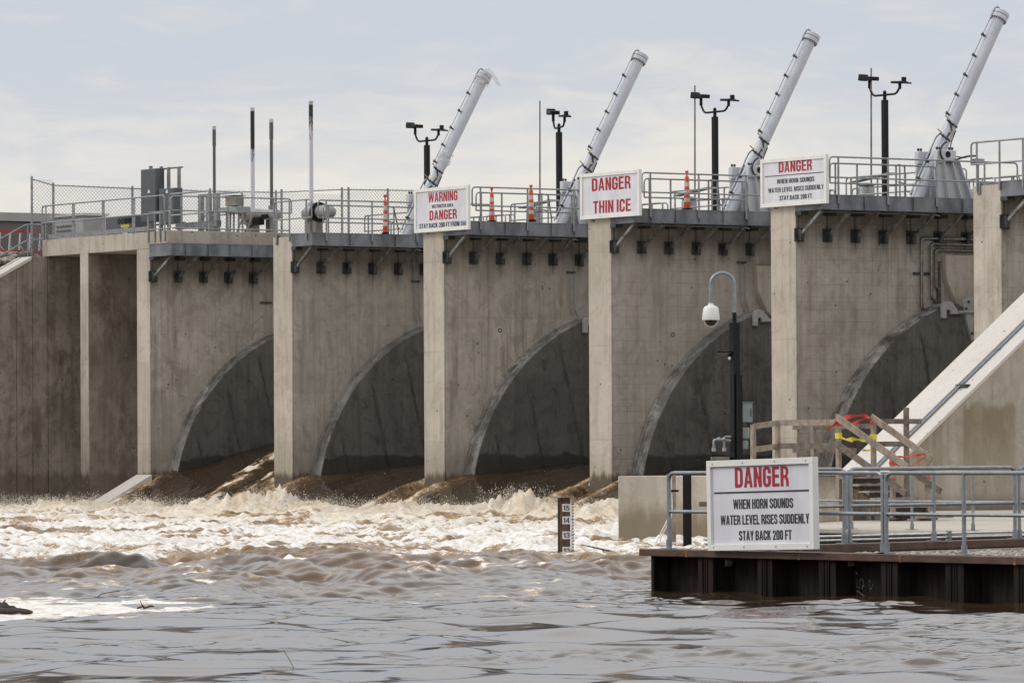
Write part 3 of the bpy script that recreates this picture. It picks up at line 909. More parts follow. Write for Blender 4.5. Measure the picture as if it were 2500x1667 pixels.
# rails across the service bridge, parallel to the dam
for k in range(0, 6):
    a, b = k * S + 3.2, k * S + 9.2
    where = 'the bay ' + ['left of the unsigned pier', 'left of the WARNING sign', 'left of the THIN ICE sign', 'left of the upper HORN sign', 'left of the far right pier', 'beyond the far right pier'][k]
    run_rail('guard_rail', 'bridge guard rail crossing over ' + where, 'railing', 'guard rails across the service bridge', ((a, 7.6), (b, 7.6)), (0.25, 1.6, 3.0, 4.4, 5.75), 10.5, 9.94, 9.40)
    run_rail('guard_rail', 'far upstream guard rail over ' + where, 'railing', 'guard rails across the service bridge', ((k * S - 2.0, 11.8), (k * S + 6.6, 11.8)), (0.3, 2.3, 4.3, 6.3, 8.3), 10.5, 9.94, 9.40)
# short stair rails and loops between the cylinders
for k in range(1, 6):
    x = k * S + 1.5
    where = ['', 'beside the unsigned pier', 'right of the WARNING sign', 'right of the THIN ICE sign', 'right of the upper HORN sign', 'at the far right'][k]
    t = thing('stair_rail', 'slanted grey stair handrail on the deck ' + where, 'handrail', (x, 5.4, 9.42), 'stair handrails on the dam deck')
    pts = bend([(x, 3.6, 10.42), (x - 0.6, 4.3, 10.42), (x - 1.6, 5.1, 9.75), (x - 2.3, 5.9, 9.75)], 0.12, 4)
    obj('rail', MB().tube(pts, 0.026, 8), 'galv_dull', t)
    obj('lower_rail', MB().tube([q - Vector((0, 0, 0.52)) for q in pts if q.z > 9.96], 0.024, 8), 'galv_dull', t)
    for px, py, h in ((x, 3.65, 10.42), (x - 0.6, 4.3, 10.4), (x - 1.62, 5.12, 9.76), (x - 2.25, 5.85, 9.76)):
        obj('post', MB().tube([(px, py, 9.4), (px, py, h)], 0.026, 8), 'galv_dull', t)
    t = thing('loop_rail', 'small looped pipe barrier between white cylinder and black pole ' + where, 'railing', (k * S - 0.6, 9.0, 9.42), 'looped pipe barriers on the dam deck')
    for j, (xa, xb) in enumerate(((-1.9, -0.65), (-0.45, 0.75))):
        q = [(k * S + xa, 9.0, 9.55), (k * S + xa, 9.0, 10.28), (k * S + xb, 9.0, 10.28), (k * S + xb, 9.0, 9.55), (k * S + xa, 9.0, 9.55)]
        obj('loop', MB().tube(bend(q, 0.12, 4), 0.024, 8), 'galv_dull', t)
        obj('middle_bar', MB().tube([(k * S + xa, 9.0, 9.95), (k * S + xb, 9.0, 9.95)], 0.022, 8), 'galv_dull', t)
        obj('post', MB().tube([(k * S + (xa + xb) / 2, 9.0, 9.4), (k * S + (xa + xb) / 2, 9.0, 10.28)], 0.026, 8), 'galv_dull', t)

# service bridge behind the walkways
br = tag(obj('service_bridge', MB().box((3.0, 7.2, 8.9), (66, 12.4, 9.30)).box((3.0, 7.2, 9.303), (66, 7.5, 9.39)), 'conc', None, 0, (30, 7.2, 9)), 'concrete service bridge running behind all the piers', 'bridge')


# ------------------------------------------------------------------ signs
def sign(x0, x1, z0, z1, y, label, lines, rule=None, fw=0.11, shear=0.0):
    t = thing('warning_sign', label, 'sign', ((x0 + x1) / 2, y, z0), 'white warning signs')
    fr = MB()
    yb, yf = y + 0.05, y - 0.05
    for (a, b, c, d) in ((x0, x1, z1 - fw, z1), (x0, x1, z0, z0 + fw), (x0, x0 + fw, z0 + fw, z1 - fw), (x1 - fw, x1, z0 + fw, z1 - fw)):
        fr.box((a, yf, c), (b, yb, d))
    obj('frame', fr, 'sign_frame', t, 0.004)
    obj('panel', MB().box((x0 + fw - 0.004, y - 0.012, z0 + fw - 0.004), (x1 - fw + 0.004, y + 0.02, z1 - fw + 0.004)), 'sign', t)
    for txt, a, b, c, d, col, bold in lines:
        letters(txt, a, b, c, d, y - 0.0125, col, t, 'lettering', 0.004)
    if rule:
        a, b, c, d = rule
        obj('rule_line', MB().box((a, y - 0.018, c), (b, y - 0.0125, d)), 'black_letter', t)
    for f in (0.06, 0.35, 0.65, 0.94):
        for zz in (z0 + fw * 0.5, z1 - fw * 0.5):
            xx = x0 + (x1 - x0) * f
            obj('screw', MB().tube([(xx, yf + 0.002, zz), (xx, yf - 0.006, zz)], 0.011, 8), 'galv_dull', t)
    bk = MB()
    for f in (0.2, 0.8):
        xx = x0 + (x1 - x0) * f
        bk.box((xx - 0.03, y + 0.052, z0 - 0.02), (xx + 0.03, y + 0.085, z1 - 0.1))
    obj('back_bracket', bk, 'galv_dull', t)
    return t


K, Rr = 'black_letter', 'red'
sign(18.745, 21.975, 9.123, 10.55, -0.14, 'white sign reading WARNING RESTRICTED AREA DANGER STAY BACK 200 FT FROM DAM', [
    ('WARNING', 19.57, 21.30, 10.085, 10.40, Rr, 0.062), ('RESTRICTED AREA', 19.79, 21.05, 9.89, 10.0, K, 0.042),
    ('DANGER', 19.63, 21.26, 9.50, 9.815, Rr, 0.062), ('STAY BACK 200 FT FROM DAM', 19.02, 21.90, 9.255, 9.41, K, 0.05)])
sign(28.33, 31.535, 9.167, 10.58, -0.14, 'white sign reading DANGER THIN ICE in red', [
    ('DANGER', 28.94, 31.03, 10.015, 10.415, Rr, 0.062), ('THIN ICE', 29.01, 31.03, 9.325, 9.715, Rr, 0.062)])
sign(37.76, 40.975, 9.13, 10.548, -0.14, 'white sign on the dam pier reading DANGER WHEN HORN SOUNDS', [
    ('DANGER', 38.63, 40.25, 10.12, 10.44, Rr, 0.062), ('WHEN HORN SOUNDS', 38.54, 40.36, 9.795, 9.935, K, 0.05),
    ('WATER LEVEL RISES SUDDENLY', 38.11, 40.80, 9.55, 9.69, K, 0.05), ('STAY BACK 200 FT', 38.66, 40.24, 9.305, 9.445, K, 0.05)], (37.93, 40.85, 10.028, 10.05))
ns = sign(102.0, 104.432, 0.622, 1.855, -48.32, 'large white DANGER WHEN HORN SOUNDS sign nearest the camera, above rusty sheet piling', [
    ('DANGER', 102.62, 103.85, 1.475, 1.755, Rr, 0.062), ('WHEN HORN SOUNDS', 102.57, 103.94, 1.185, 1.32, K, 0.05),
    ('WATER LEVEL RISES SUDDENLY', 102.27, 104.29, 0.972, 1.105, K, 0.05), ('STAY BACK 200 FT', 102.69, 103.89, 0.757, 0.89, K, 0.05)], (102.13, 104.32, 1.402, 1.424), 0.085)
ns.rotation_euler = (0, -math.radians(1.2), 0)


# ------------------------------------------------------------------ hydraulic cylinders and their frames
def cylinder(k, label, wrapped=False):
    xc = k * S + 0.61
    P0 = Vector((xc, 6.211, 11.591))
    A = Vector((0, 8.011 - 6.211, 14.734 - 11.591)).normalized()
    N = Vector((0, -A.z, A.y))                     # away from the axis, to the upper downstream side
    at = lambda z: P0 + A * ((z - P0.z) / A.z)
    t = thing('hydraulic_cylinder', label, 'hydraulic cylinder', at(9.35), 'inclined white hydraulic cylinders')
    top = at(14.98)
    obj('barrel', MB().tube([at(9.2), top], 0.198, 28), 'white', t)
    obj('flange', MB().tube([top - A * 0.02, top + A * 0.115], 0.268, 28), 'white', t, 0.008)
    cap = obj('end_cap', MB().tube([top + A * 0.13, top + A * 0.245], 0.268, 28), 'white', t, 0.01)
    obj('cap_gap', MB().tube([top + A * 0.11, top + A * 0.135], 0.258, 24), 'bracket', cap)
    bolts = MB()
    for i in range(18):
        a = 2 * math.pi * i / 18
        d = Vector((math.cos(a), 0, 0)) + N * math.sin(a)
        bolts.tube([top + d * 0.235 - A * 0.06, top + d * 0.235 - A * 0.02], 0.018, 6)
    obj('flange_bolts', bolts, 'galv_dull', t)
    # supply pipe along the barrel with clamps
    base = at(11.9)
    pp = [at(14.9) + N * 0.29, at(11.85) + N * 0.29]
    head = bend([pp[0], pp[0] + A * 0.16 + N * 0.02, pp[0] + A * 0.38 - N * 0.02, top + A * 0.30 + N * 0.12, top + A * 0.20 + N * 0.05], 0.07, 4)
    obj('supply_pipe', MB().tube([pp[1]] + head, 0.017, 8), 'galv', t)
    obj('pipe_elbow', MB().tube([head[-8], head[-5], head[-1]], 0.036, 8), 'bracket', t)
    for z in (14.35, 13.72, 13.12, 12.52, 11.93):
        c = at(z)
        b = MB().obox(c + N * 0.235, (0.05, 0, 0), N * 0.045, A * 0.012).obox(c + N * 0.30, (0.035, 0, 0), N * 0.03, A * 0.035)
        b.bar(c + N * 0.30, c + N * 0.345 + A * 0.05, 0.014, 0.014)
        obj('pipe_clamp', b, 'bracket', t)
    # valve set
    v1, v2 = at(11.72), at(11.22)
    vm = MB()
    Q = Vector((0.2, 0, 0))
    for (z, s1, s2) in ((11.70, 0.33, -0.12), (11.27, 0.36, -0.10)):
        c = at(z) + Q
        vm.tube([c + N * s1, c + N * s2], 0.026, 8)
        vm.ball(c + N * 0.22, 0.05, 8, 6)
        vm.ball(c + N * 0.05, 0.045, 8, 6)
    vm.tube(bend([at(11.68) + Q + N * 0.16, at(11.55) + Q + N * 0.02, at(11.42) + Q + N * 0.05, at(11.28) + Q + N * 0.08], 0.05, 3), 0.028, 8)
    obj('valve_block', vm, 'bracket', t)
    for z, s1 in ((11.74, 0.36), (11.31, 0.42)):
        c = at(z) + Q
        obj('valve_handle', MB().bar(c + N * (s1 - 0.14), c + N * (s1 + 0.08) + A * 0.03, 0.02, 0.03), 'brass', t)
    obj('valve_body', MB().ball(at(11.47) + Q + N * 0.05, 0.045, 8, 6, (1, 1, 1.6)), 'brass', t)
    # lower pipe running down beside the barrel
    lp = [at(11.27) + N * 0.36 + Q, at(11.16) + N * 0.37 + Q * 0.5, at(10.56) + N * 0.30, at(9.95) + N * 0.30, at(9.45) + N * 0.30]
    obj('lower_pipe', MB().tube(bend(lp, 0.08, 3), 0.03, 8), 'galv', t)
    for z in (10.5, 9.95):
        obj('pipe_clamp', MB().obox(at(z) + N * 0.27, (0.05, 0, 0), N * 0.07, A * 0.035), 'bracket', t)
    # white service plate and hoses
    hz = MB().tube(bend([at(11.6) + Q - N * 0.12, at(11.2) + Q * 1.1 - N * 0.13, at(10.9) + Q * 1.4 - N * 0.25, at(10.72) + Vector((0.5, 0.75, 0))], 0.25, 6), 0.018, 8)
    obj('thin_hose', hz, 'hose', t)
    c = Vector((k * S + 1.12, 5.74, 10.86))
    ring = [Vector((c.x + 0.06, 5.68, 11.18)), Vector((c.x + 0.08, 5.5, 11.08)), Vector((c.x + 0.1, 5.38, 10.86)), Vector((c.x + 0.1, 5.48, 10.64)), Vector((c.x + 0.1, 5.75, 10.55)), Vector((c.x + 0.1, 6.05, 10.66)), Vector((c.x + 0.1, 6.4, 10.76)), Vector((c.x + 0.1, 6.75, 10.78))]
    obj('looped_hose', MB().tube(bend(ring, 0.2, 4), 0.03, 9), 'hose', t)
    # torn wrapping left on the first one
    if wrapped:
        rnd = random.Random(4)
        for (z, L, fl) in ((12.15, 0.26, 0.11), (14.96, 0.2, 0.05)):
            vs, fs = [], []
            n, mth = 30, 9
            for i in range(mth + 1):
                for j in range(n):
                    a = 2 * math.pi * j / n
                    rr = (0.207 if z < 13 else 0.275) + rnd.random() * fl * (0.5 + 0.5 * math.sin(a * 2 + i))
                    d = Vector((math.cos(a), 0, 0)) + N * math.sin(a)
                    vs.append(at(z) + A * ((i / mth - 0.5) * 2 * L) + d * rr)
            for i in range(mth):
                for j in range(n):
                    if rnd.random() < 0.8:
                        fs.append((i * n + j, i * n + (j + 1) % n, (i + 1) * n + (j + 1) % n, (i + 1) * n + j))
            obj('plastic_wrap', MB().add(vs, fs), 'wrap', t)
        vs, fs = [], []
        for i in range(13):
            for j in range(6):
                f = i / 12
                p = top + A * (0.34 - 0.2 * f * f + 0.05 * rnd.random()) - N * (-0.05 + 0.78 * f) + Vector((0.12 * (j / 5 - 0.5) * 4, 0, 0.09 * rnd.random())) * (1 - 0.6 * f)
                vs.append(p)
        for i in range(12):
            for j in range(5):
                fs.append((i * 6 + j, i * 6 + j + 1, i * 6 + j + 7, i * 6 + j + 6))
        obj('plastic_wrap', MB().add(vs, fs), 'wrap', t)
    return t


def trunnion(k, label):
    t = thing('trunnion_frame', label, 'steel frame', (k * S + 0.61, 5.9, 9.33), 'white trunnion frames on the dam deck')
    for sx in (-1, 1):
        x = k * S + 0.61 + sx * 0.45
        out = [(5.45, 9.40), (5.30, 10.2), (5.33, 10.62), (6.10, 10.62), (6.30, 10.25), (6.95, 9.40)]
        pl = obj('side_plate', MB().prism([(x - 0.03, y, z) for y, z in out], [(x + 0.03, y, z) for y, z in out]), 'white_frame', t)
        for ya, yb in ((5.55, 5.72), (5.85, 6.2), (6.12, 6.6)):
            obj('rib', MB().bar((x + sx * 0.10, ya, 10.6), (x + sx * 0.12, yb, 9.41), 0.02, 0.16, (1, 0, 0)), 'white_frame', pl)
        blk = MB().prism([(x - 0.10, y, z) for y, z in ((5.33, 10.55), (5.33, 10.93), (6.06, 10.93), (6.06, 10.55))], [(x + 0.10, y, z) for y, z in ((5.33, 10.55), (5.33, 10.93), (6.06, 10.93), (6.06, 10.55))])
        bb = obj('bearing_block', blk, 'white_frame', t, 0.02)
        obj('pin', MB().tube([(x - 0.115, 5.74, 10.80), (x + 0.115, 5.74, 10.80)], 0.095, 18), 'black', bb)
        for y in (5.40, 5.50, 5.86, 5.98):
            obj('bolt_head', MB().lathe((x, y, 10.93), [(0.03, 0), (0.03, 0.04), (0.042, 0.05), (0.042, 0.075), (0.01, 0.10)], 8), 'bracket', bb)
    obj('cross_plate', MB().box((k * S + 0.10, 6.5, 9.42), (k * S + 1.12, 6.56, 10.1)), 'white_frame', t)
    base = MB().box((k * S + 0.02, 5.2, 9.332), (k * S + 1.2, 7.15, 9.395))
    obj('base_plate', base, 'beam', t)
    # connection box on its post beside the frame
    obj('junction_box', MB().box((k * S + 1.02, 6.72, 10.52), (k * S + 1.3, 7.02, 10.70)), 'hook', t, 0.01)
    obj('box_post', MB().tube([(k * S + 1.15, 6.88, 9.4), (k * S + 1.15, 6.88, 10.52)], 0.04, 8), 'galv_dull', t)
    return t


cl = ['white inclined cylinder with torn plastic wrapping, rising behind the WARNING sign',
      'white inclined cylinder rising behind the THIN ICE sign', 'white inclined cylinder rising left of the upper HORN SOUNDS sign',
      'white inclined cylinder at the right, the tallest in the photo']
tl = ['white steel trunnion frame behind the WARNING sign', 'white steel trunnion frame behind the THIN ICE sign', 'white steel trunnion frame half hidden by the upper HORN SOUNDS sign',
      'large ribbed white trunnion frame at the right, fully in view']
for i in range(4):
    cylinder(i + 1, cl[i], i == 0)
    trunnion(i + 1, tl[i])


# ------------------------------------------------------------------ poles with twin lamp heads
def twin_pole(x, label, turn=0.0, wide=1.0):
    y = 11.0
    t = thing('light_pole', label, 'light pole', (x, y, 9.3), 'black twin headed poles')
    obj('pole', MB().box((x - 0.085, y - 0.085, 9.3), (x + 0.085, y + 0.085, 13.2)), 'black', t, 0.01)
    ca, sa = math.cos(turn), math.sin(turn)
    q = lambda dx, dz, dy=0: Vector((x + dx * wide * ca - dy * sa, y + dx * wide * sa + dy * ca, dz))
    obj('spigot', MB().tube([(x, y, 13.2), (x, y, 13.45)], 0.058, 12).ball((x, y, 13.45), 0.058, 10, 6), 'black', t)
    yk = bend([q(-0.79, 13.86), q(-0.79, 13.62), q(-0.60, 13.36), q(0.60, 13.36), q(0.79, 13.56), q(0.79, 13.74)], 0.30, 6)
    obj('yoke', MB().tube(yk, 0.036, 10), 'black', t)
    h1 = MB().bar(q(-1.10, 13.97), q(-0.50, 13.91), 0.34, 0.13)
    h1.bar(q(-1.20, 14.0), q(-1.06, 13.97), 0.30, 0.21).tube([q(-0.79, 13.62), q(-0.79, 13.92)], 0.055, 10)
    obj('lamp_head', h1, 'black', t, 0.015)
    h2 = MB().bar(q(0.50, 13.73), q(1.02, 13.70), 0.30, 0.075).bar(q(0.98, 13.705), q(1.24, 13.66), 0.26, 0.05)
    h2.box(tuple(q(1.0, 13.70) - Vector((0.06, 0.06, 0))), tuple(q(1.0, 13.70) + Vector((0.06, 0.06, 0.17)))).tube([q(0.79, 13.5), q(0.79, 13.76)], 0.052, 10)
    obj('lamp_head', h2, 'black', t, 0.01)
    return t


for x, lab, tu, wd in ((2.055, 'black twin headed pole left of the wrapped white cylinder', 0, 1.0), (10.66, 'black twin headed pole with close set heads between the first two white cylinders', -0.34, 1.0),
                       (20.0, 'black twin headed pole left of the third white cylinder', 0, 1.0), (29.30, 'black twin headed pole left of the rightmost white cylinder', 0, 1.0)):
    twin_pole(x, lab, tu, wd)
for x, lab, zt in ((9.47, 'thin grey mast left of the second black twin headed pole', 14.37), (18.86, 'thin grey mast left of the third black twin headed pole', 14.32), (28.6, 'thin grey mast touching the left head of the fourth black twin headed pole', 14.27)):
    t = thing('thin_mast', lab, 'mast', (x, 11, 9.3), 'thin grey masts')
    obj('mast_tube', MB().tube([(x - 0.05, 11, 9.3), (x, 11, zt)], [0.034, 0.026], 8), 'pedestal', t)
    obj('mast_base', MB().tube([(x - 0.05, 11, 9.3), (x - 0.05, 11, 9.75)], 0.06, 10), 'galv_dull', t)
    # grey cabinet post beside every mast
    c = thing('cabinet_post', 'grey round deck cabinet right of the thin mast by ' + {9.47: 'the second black pole', 18.86: 'the third black pole', 28.6: 'the fourth black pole'}[x], 'cabinet', (x + 0.75, 10.2, 9.3), 'grey deck cabinets')
    obj('cabinet_body', MB().lathe((x + 0.75, 10.2, 9.3), [(0.26, 0), (0.26, 1.05), (0.22, 1.12)], 20), 'galv_dull', c)
    obj('cabinet_lid', MB().lathe((x + 0.75, 10.2, 9.3), [(0.28, 1.125), (0.28, 1.17), (0.1, 1.22)], 20), 'galv_dull', c)
    ob = obj('roof_panel', MB().bar((x + 0.3, 10.0, 10.55), (x + 2.3, 10.0, 10.75), 0.3, 0.04), 'galv_dull', c)


# ------------------------------------------------------------------ traffic cones
def cone(x, y, z, label, h=1.15, fat=0.85):
    t = thing('traffic_cone', label, 'traffic cone', (x, y, z), 'tall orange channelizer cones')
    f = h / 1.15
    g = f * fat
    obj('cone_body', MB().lathe((x, y, z), [(0.125 * g, 0.0), (0.075 * g, 0.95 * f), (0.05 * g, 1.0 * f)], 20), 'orange', t)
    obj('grab_handle', MB().lathe((x, y, z), [(0.022, 1.0 * f), (0.022, 1.06 * f), (0.055 * f, 1.11 * f), (0.05 * f, 1.15 * f), (0.02, 1.152 * f)], 14), 'orange', t)
    for a, b in ((0.22, 0.34), (0.44, 0.58), (0.68, 0.82)):
        ra, rb = (0.125 - 0.0526 * a) * g + 0.003, (0.125 - 0.0526 * b) * g + 0.003
        obj('white_band', MB().lathe((x, y, z), [(ra, a * f), (rb, b * f)], 20), 'reflective', t)
    obj('cone_base', MB().lathe((x, y, z), [(0.19 * g, -0.03), (0.19 * g, 0.03), (0.14 * g, 0.05)], 8), 'black', t)


cone(11.4, 3.32, 9.46, 'dark orange channelizer cone left of the WARNING sign', 1.33, 0.62)
cone(20.9, 1.43, 9.44, 'first orange and white banded cone right of the WARNING sign', 1.10)
cone(20.9, 2.96, 9.50, 'second orange and white banded cone right of the WARNING sign', 1.17)
cone(30.4, 2.41, 9.45, 'orange and white banded cone right of the THIN ICE sign', 1.2)


# ------------------------------------------------------------------ pipes, hooks and gate arm at the right bays
x1 = piers[4][1]
for i, (pts, lab) in enumerate((
        ([(6.9, 8.28), (4.59, 8.28), (4.585, 6.22), (4.66, 6.12)], 'outermost bent stainless pipe on the wall under the right walkway'),
        ([(6.9, 8.12), (4.96, 8.12), (4.955, 6.5), (5.12, 6.37)], 'middle bent stainless pipe on the wall under the right walkway'),
        ([(6.9, 7.94), (5.125, 7.94), (5.13, 6.85), (5.22, 6.75)], 'innermost bent stainless pipe on the wall under the right walkway'))):
    t = thing('wall_pipe', lab, 'pipe', (x1, pts[1][0], pts[1][1]), 'bent stainless pipes')
    obj('pipe_run', MB().tube(bend([(x1 + 0.10, a, b) for a, b in pts], 0.09, 5), 0.047, 12), 'steel_pipe', t)
    cl_ = MB()
    for z in ((7.22, 7.75) if i < 2 else (7.3, 7.7)):
        cl_.tube([(x1 + 0.10, pts[1][0], z - 0.02), (x1 + 0.10, pts[1][0], z + 0.02)], 0.054, 12)
    for y in (5.55, 6.1):
        cl_.tube([(x1 + 0.10, y - 0.02, pts[0][1]), (x1 + 0.10, y + 0.02, pts[0][1])], 0.054, 12)
    obj('pipe_band', cl_, 'galv_dull', t)
tag(obj('pipe_support', MB().box((x1 + 0.002, 4.33, 7.19), (x1 + 0.055, 4.93, 7.26)), 'bracket', None, 0, (x1, 4.6, 7.2)), 'dark steel bar holding the bent pipes on the wall', 'bracket')
for k in (3, 4):
    xq = piers[k][1]
    ol = [(5.40, 7.78), (7.2, 7.78), (7.2, 6.25), (5.85, 6.25), (5.44, 7.05)]
    obj('wall_panel', MB().prism([(xq - 0.002, y, z) for y, z in ol], [(xq + 0.22, y, z) for y, z in ol]), 'conc_front', piers[k][0], 0.01)
obj('recess_shade_strip', MB().box((x1 - 0.002, 5.20, 6.3), (x1 + 0.012, 5.38, 7.6)), 'conc_dark', piers[4][0])  # dark strip laid on the wall for the shade of a recess
for k, lab in ((2, 'pale grey steel hook at the curve left of the THIN ICE pier'), (3, 'pale grey steel hook at the curve left of the upper HORN pier'), (4, 'pale grey steel hook at the top of the curve by the bent pipes')):
    xh = piers[k][1] + PROT
    oy = {2: 0.12, 3: 0.05, 4: 0.0}[k]
    ol = [(4.83, 5.88), (4.83, 6.27), (4.86, 6.34), (4.93, 6.38), (5.19, 6.38), (5.44, 6.10), (5.60, 6.10), (5.60, 6.02), (5.14, 6.0), (5.13, 6.10), (5.09, 6.14), (5.04, 6.14), (5.0, 6.10), (4.99, 5.88)]
    t = tag(obj('gate_hook', MB().prism([(xh + 0.01, y + oy, z) for y, z in ol], [(xh + 0.12, y + oy, z) for y, z in ol]), 'hook', None, 0.012, (xh, 5 + oy, 6.1)), lab, 'hook', 'gate latch hooks')
xh = piers[4][1] + PROT
ol = [(5.62, 6.42), (6.2, 6.66), (7.1, 6.8), (7.1, 5.6), (5.98, 5.25), (5.85, 5.62)]
t = thing('steel_plate', 'grey bolted steel plate with a rod, low beside the far right pier', 'steel plate', (xh, 6.0, 6.0))
obj('plate', MB().prism([(xh + 0.01, y, z) for y, z in ol], [(xh + 0.07, y, z) for y, z in ol]), 'hook', t)
for y, z in ((5.85, 6.38), (5.76, 6.18), (6.1, 5.5), (5.97, 5.44)):
    obj('bolt_head', MB().tube([(xh + 0.07, y, z), (xh + 0.11, y, z)], 0.04, 8), 'bracket', t)
obj('rod', MB().tube([(xh + 0.12, 5.45, 6.07), (xh + 0.12, 7.0, 6.12)], 0.045, 10), 'hook', t)

# ------------------------------------------------------------------ left sluice section
deck = tag(obj('concrete_deck', MB().box((-7.0, 0.0, 9.262), (0.97, 13, 9.872)).box((0.97, 0.0, 9.415), (2.236, 13, 9.872)), 'conc_front', None, 0.015, (-2.5, 0, 9.3)),
           'raised concrete deck slab bridging the two dark sluice bays at left', 'deck')
tp = thing('concrete_pier', 'thin pale concrete pier between the two dark bays at far left', 'dam pier', (-3.85, 0, 0), 'concrete piers of the dam')
obj('pier_nose', MB().box((-4.146, 0.0, -1), (-3.551, 0.05, 9.262)), 'conc_front', tp, 0.015)
obj('pier_body', MB().box((-4.143, 0.05, -1), (-3.554, 13, 9.258)), 'conc_left', tp)
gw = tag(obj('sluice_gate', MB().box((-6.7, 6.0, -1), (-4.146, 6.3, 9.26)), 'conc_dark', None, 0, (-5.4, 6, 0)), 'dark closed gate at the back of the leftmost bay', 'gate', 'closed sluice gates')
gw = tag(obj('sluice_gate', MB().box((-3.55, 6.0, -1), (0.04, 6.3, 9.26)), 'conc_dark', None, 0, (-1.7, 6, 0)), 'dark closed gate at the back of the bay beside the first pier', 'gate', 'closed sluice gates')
# training wall at left, sloping down towards the viewer
prof = [(13, -1.0), (13, 9.25), (-0.62, 9.25), (-18.0, 0.2), (-18.0, -1.0)]
tw = thing('training_wall', 'stained concrete training wall at the far left edge with sloping top', 'wall', (-7.2, 0, 0))
obj('wall_body', MB().prism([(-7.7, y, z) for y, z in prof], [(-6.7, y, z) for y, z in prof]), 'conc_left', tw, 0.02)
s = (9.25 - 0.2) / (-0.62 + 18.0)
cp = MB()
cp.prism([(-7.45, -0.62, 9.255), (-7.45, -18.0, 0.205), (-7.45, -18.0, 0.225), (-7.45, -0.62, 9.275)], [(-7.40, -0.62, 9.255), (-7.40, -18, 0.205), (-7.40, -18, 0.225), (-7.40, -0.62, 9.275)])
obj('coping_strip', cp, 'galv_dull', tw)
obj('coping', MB().prism([(-7.72, -0.62, 9.252), (-7.72, -18.0, 0.202), (-7.72, -18, 0.06), (-7.72, -0.62, 9.11)], [(-6.66, -0.62, 9.252), (-6.66, -18, 0.202), (-6.66, -18, 0.06), (-6.66, -0.62, 9.11)]), 'conc_pale', tw, 0.015)
rl = MB()
t = thing('stair_rail', 'bright sloping handrail on the left training wall, ending in a loop', 'handrail', (-7.2, -0.5, 9.25))
sl = lambda y: -(-0.62 - y) * s if y < -0.62 else 0.0
obj('rail', MB().tube(bend([(-7.2, -9, 10.44 + sl(-9)), (-7.2, -0.58, 10.44), (-7.2, 0.14, 10.45), (-7.2, 0.14, 9.89), (-7.2, -0.40, 9.89)], 0.12, 4), 0.027, 9), 'galv', t)
obj('lower_rail', MB().tube([(-7.2, -9, 9.83 + sl(-9)), (-7.2, -0.50, 9.88)], 0.026, 9), 'galv', t)
for y in (-0.5, -2.6, -4.7, -6.8):
    obj('post', MB().tube([(-7.2, y, 9.25 + sl(y)), (-7.2, y, 10.43 + sl(y))], 0.028, 9), 'galv', t)

for yy_, mm_ in ((-0.585, 'conc_dark'), (-1.25, 'conc_dark'), (0.05, 'conc_dark')):
    obj('wall_joint', MB().box((-6.701, yy_ - 0.012, -1), (-6.694, yy_ + 0.012, 9.0 + (0.2 if yy_ > -1 else -0.12))), mm_, tw)

# bank, rocks, ladder, building
bank = MB()
bank.prism([(-7.72, 60, -1), (-7.72, 60, 9.1), (-7.72, -0.7, 9.1), (-7.72, -18.2, 0.0), (-7.72, -80, 0.0), (-7.72, -80, -1)],
           [(-160, 60, -1), (-160, 60, 9.1), (-160, -0.7, 9.1), (-160, -18.2, 0.0), (-160, -80, 0.0), (-160, -80, -1)])
struct(obj('river_bank', bank, 'soil'))


def rock(c, r, seed):
    rnd = random.Random(seed)
    m = MB().ball((0, 0, 0), 1.0, 9, 6)
    vs = []
    ax = [Vector((rnd.gauss(0, 1), rnd.gauss(0, 1), rnd.gauss(0, 1))).normalized() for _ in range(9)]
    dd = [0.55 + 0.35 * rnd.random() for _ in ax]
    for v in m.v:
        v = Vector(v)
        for a, d in zip(ax, dd):
            e = v.dot(a) - d
            if e > 0:
                v = v - a * e
        vs.append((c[0] + v.x * r * 1.15, c[1] + v.y * r, c[2] + v.z * r * 0.75))
    m.v = vs
    return obj('rock', m, 'rock', None, 0, c)


rk = [(-8.35, 0.05, 9.33, 0.30), (-8.4, -0.38, 9.24, 0.24), (-8.3, -0.75, 9.14, 0.32), (-8.45, -1.1, 9.12, 0.26), (-8.3, -1.35, 8.80, 0.28), (-8.25, -0.55, 8.98, 0.22), (-8.2, -0.95, 8.80, 0.24),
      (-8.9, -0.2, 9.38, 0.28), (-8.9, -0.75, 9.30, 0.30), (-8.8, -1.3, 9.16, 0.34), (-8.2, -1.6, 8.6, 0.3), (-8.3, 0.42, 9.30, 0.2), (-9.3, 0.3, 9.36, 0.3), (-8.25, -1.9, 8.55, 0.33)]
for i, (a, b, c, r) in enumerate(rk):
    tag(rock((a, b, c), r, i + 3), 'tan riprap rock piled behind the left handrail', 'rock', 'riprap rocks behind the left wall')
t = thing('ladder', 'red and white stepladder lying on its side behind the left handrail', 'ladder', (-9.0, 0, 9.5))
for z0, z1 in ((10.23, 10.27), (9.60, 9.52)):
    obj('side_rail', MB().bar((-9.0, -2.6, z0), (-9.0, 1.1, z1), 0.05, 0.075), 'ladder_red', t)
for i in range(9):
    y = -2.4 + i * 0.42
    obj('rung', MB().bar((-9.0, y - 0.02, 9.57), (-9.0, y + 0.03, 10.22), 0.05, 0.05, (0, 1, 0)), 'alu', t)
    obj('brace', MB().bar((-8.98, y, 9.75), (-8.98, y + 0.16, 9.57), 0.02, 0.03, (0, 1, 0)), 'alu', t)
t = thing('building', 'low dark grey metal building with pale roof edge behind the left bank', 'building', (-48, 20, 9.1))
x_, y0_, y1_ = -40.0, -20.0, 19.3
obj('wall', MB().box((x_ - 12, y0_, 9.1), (x_, y1_, 12.25)), 'bldg', t)
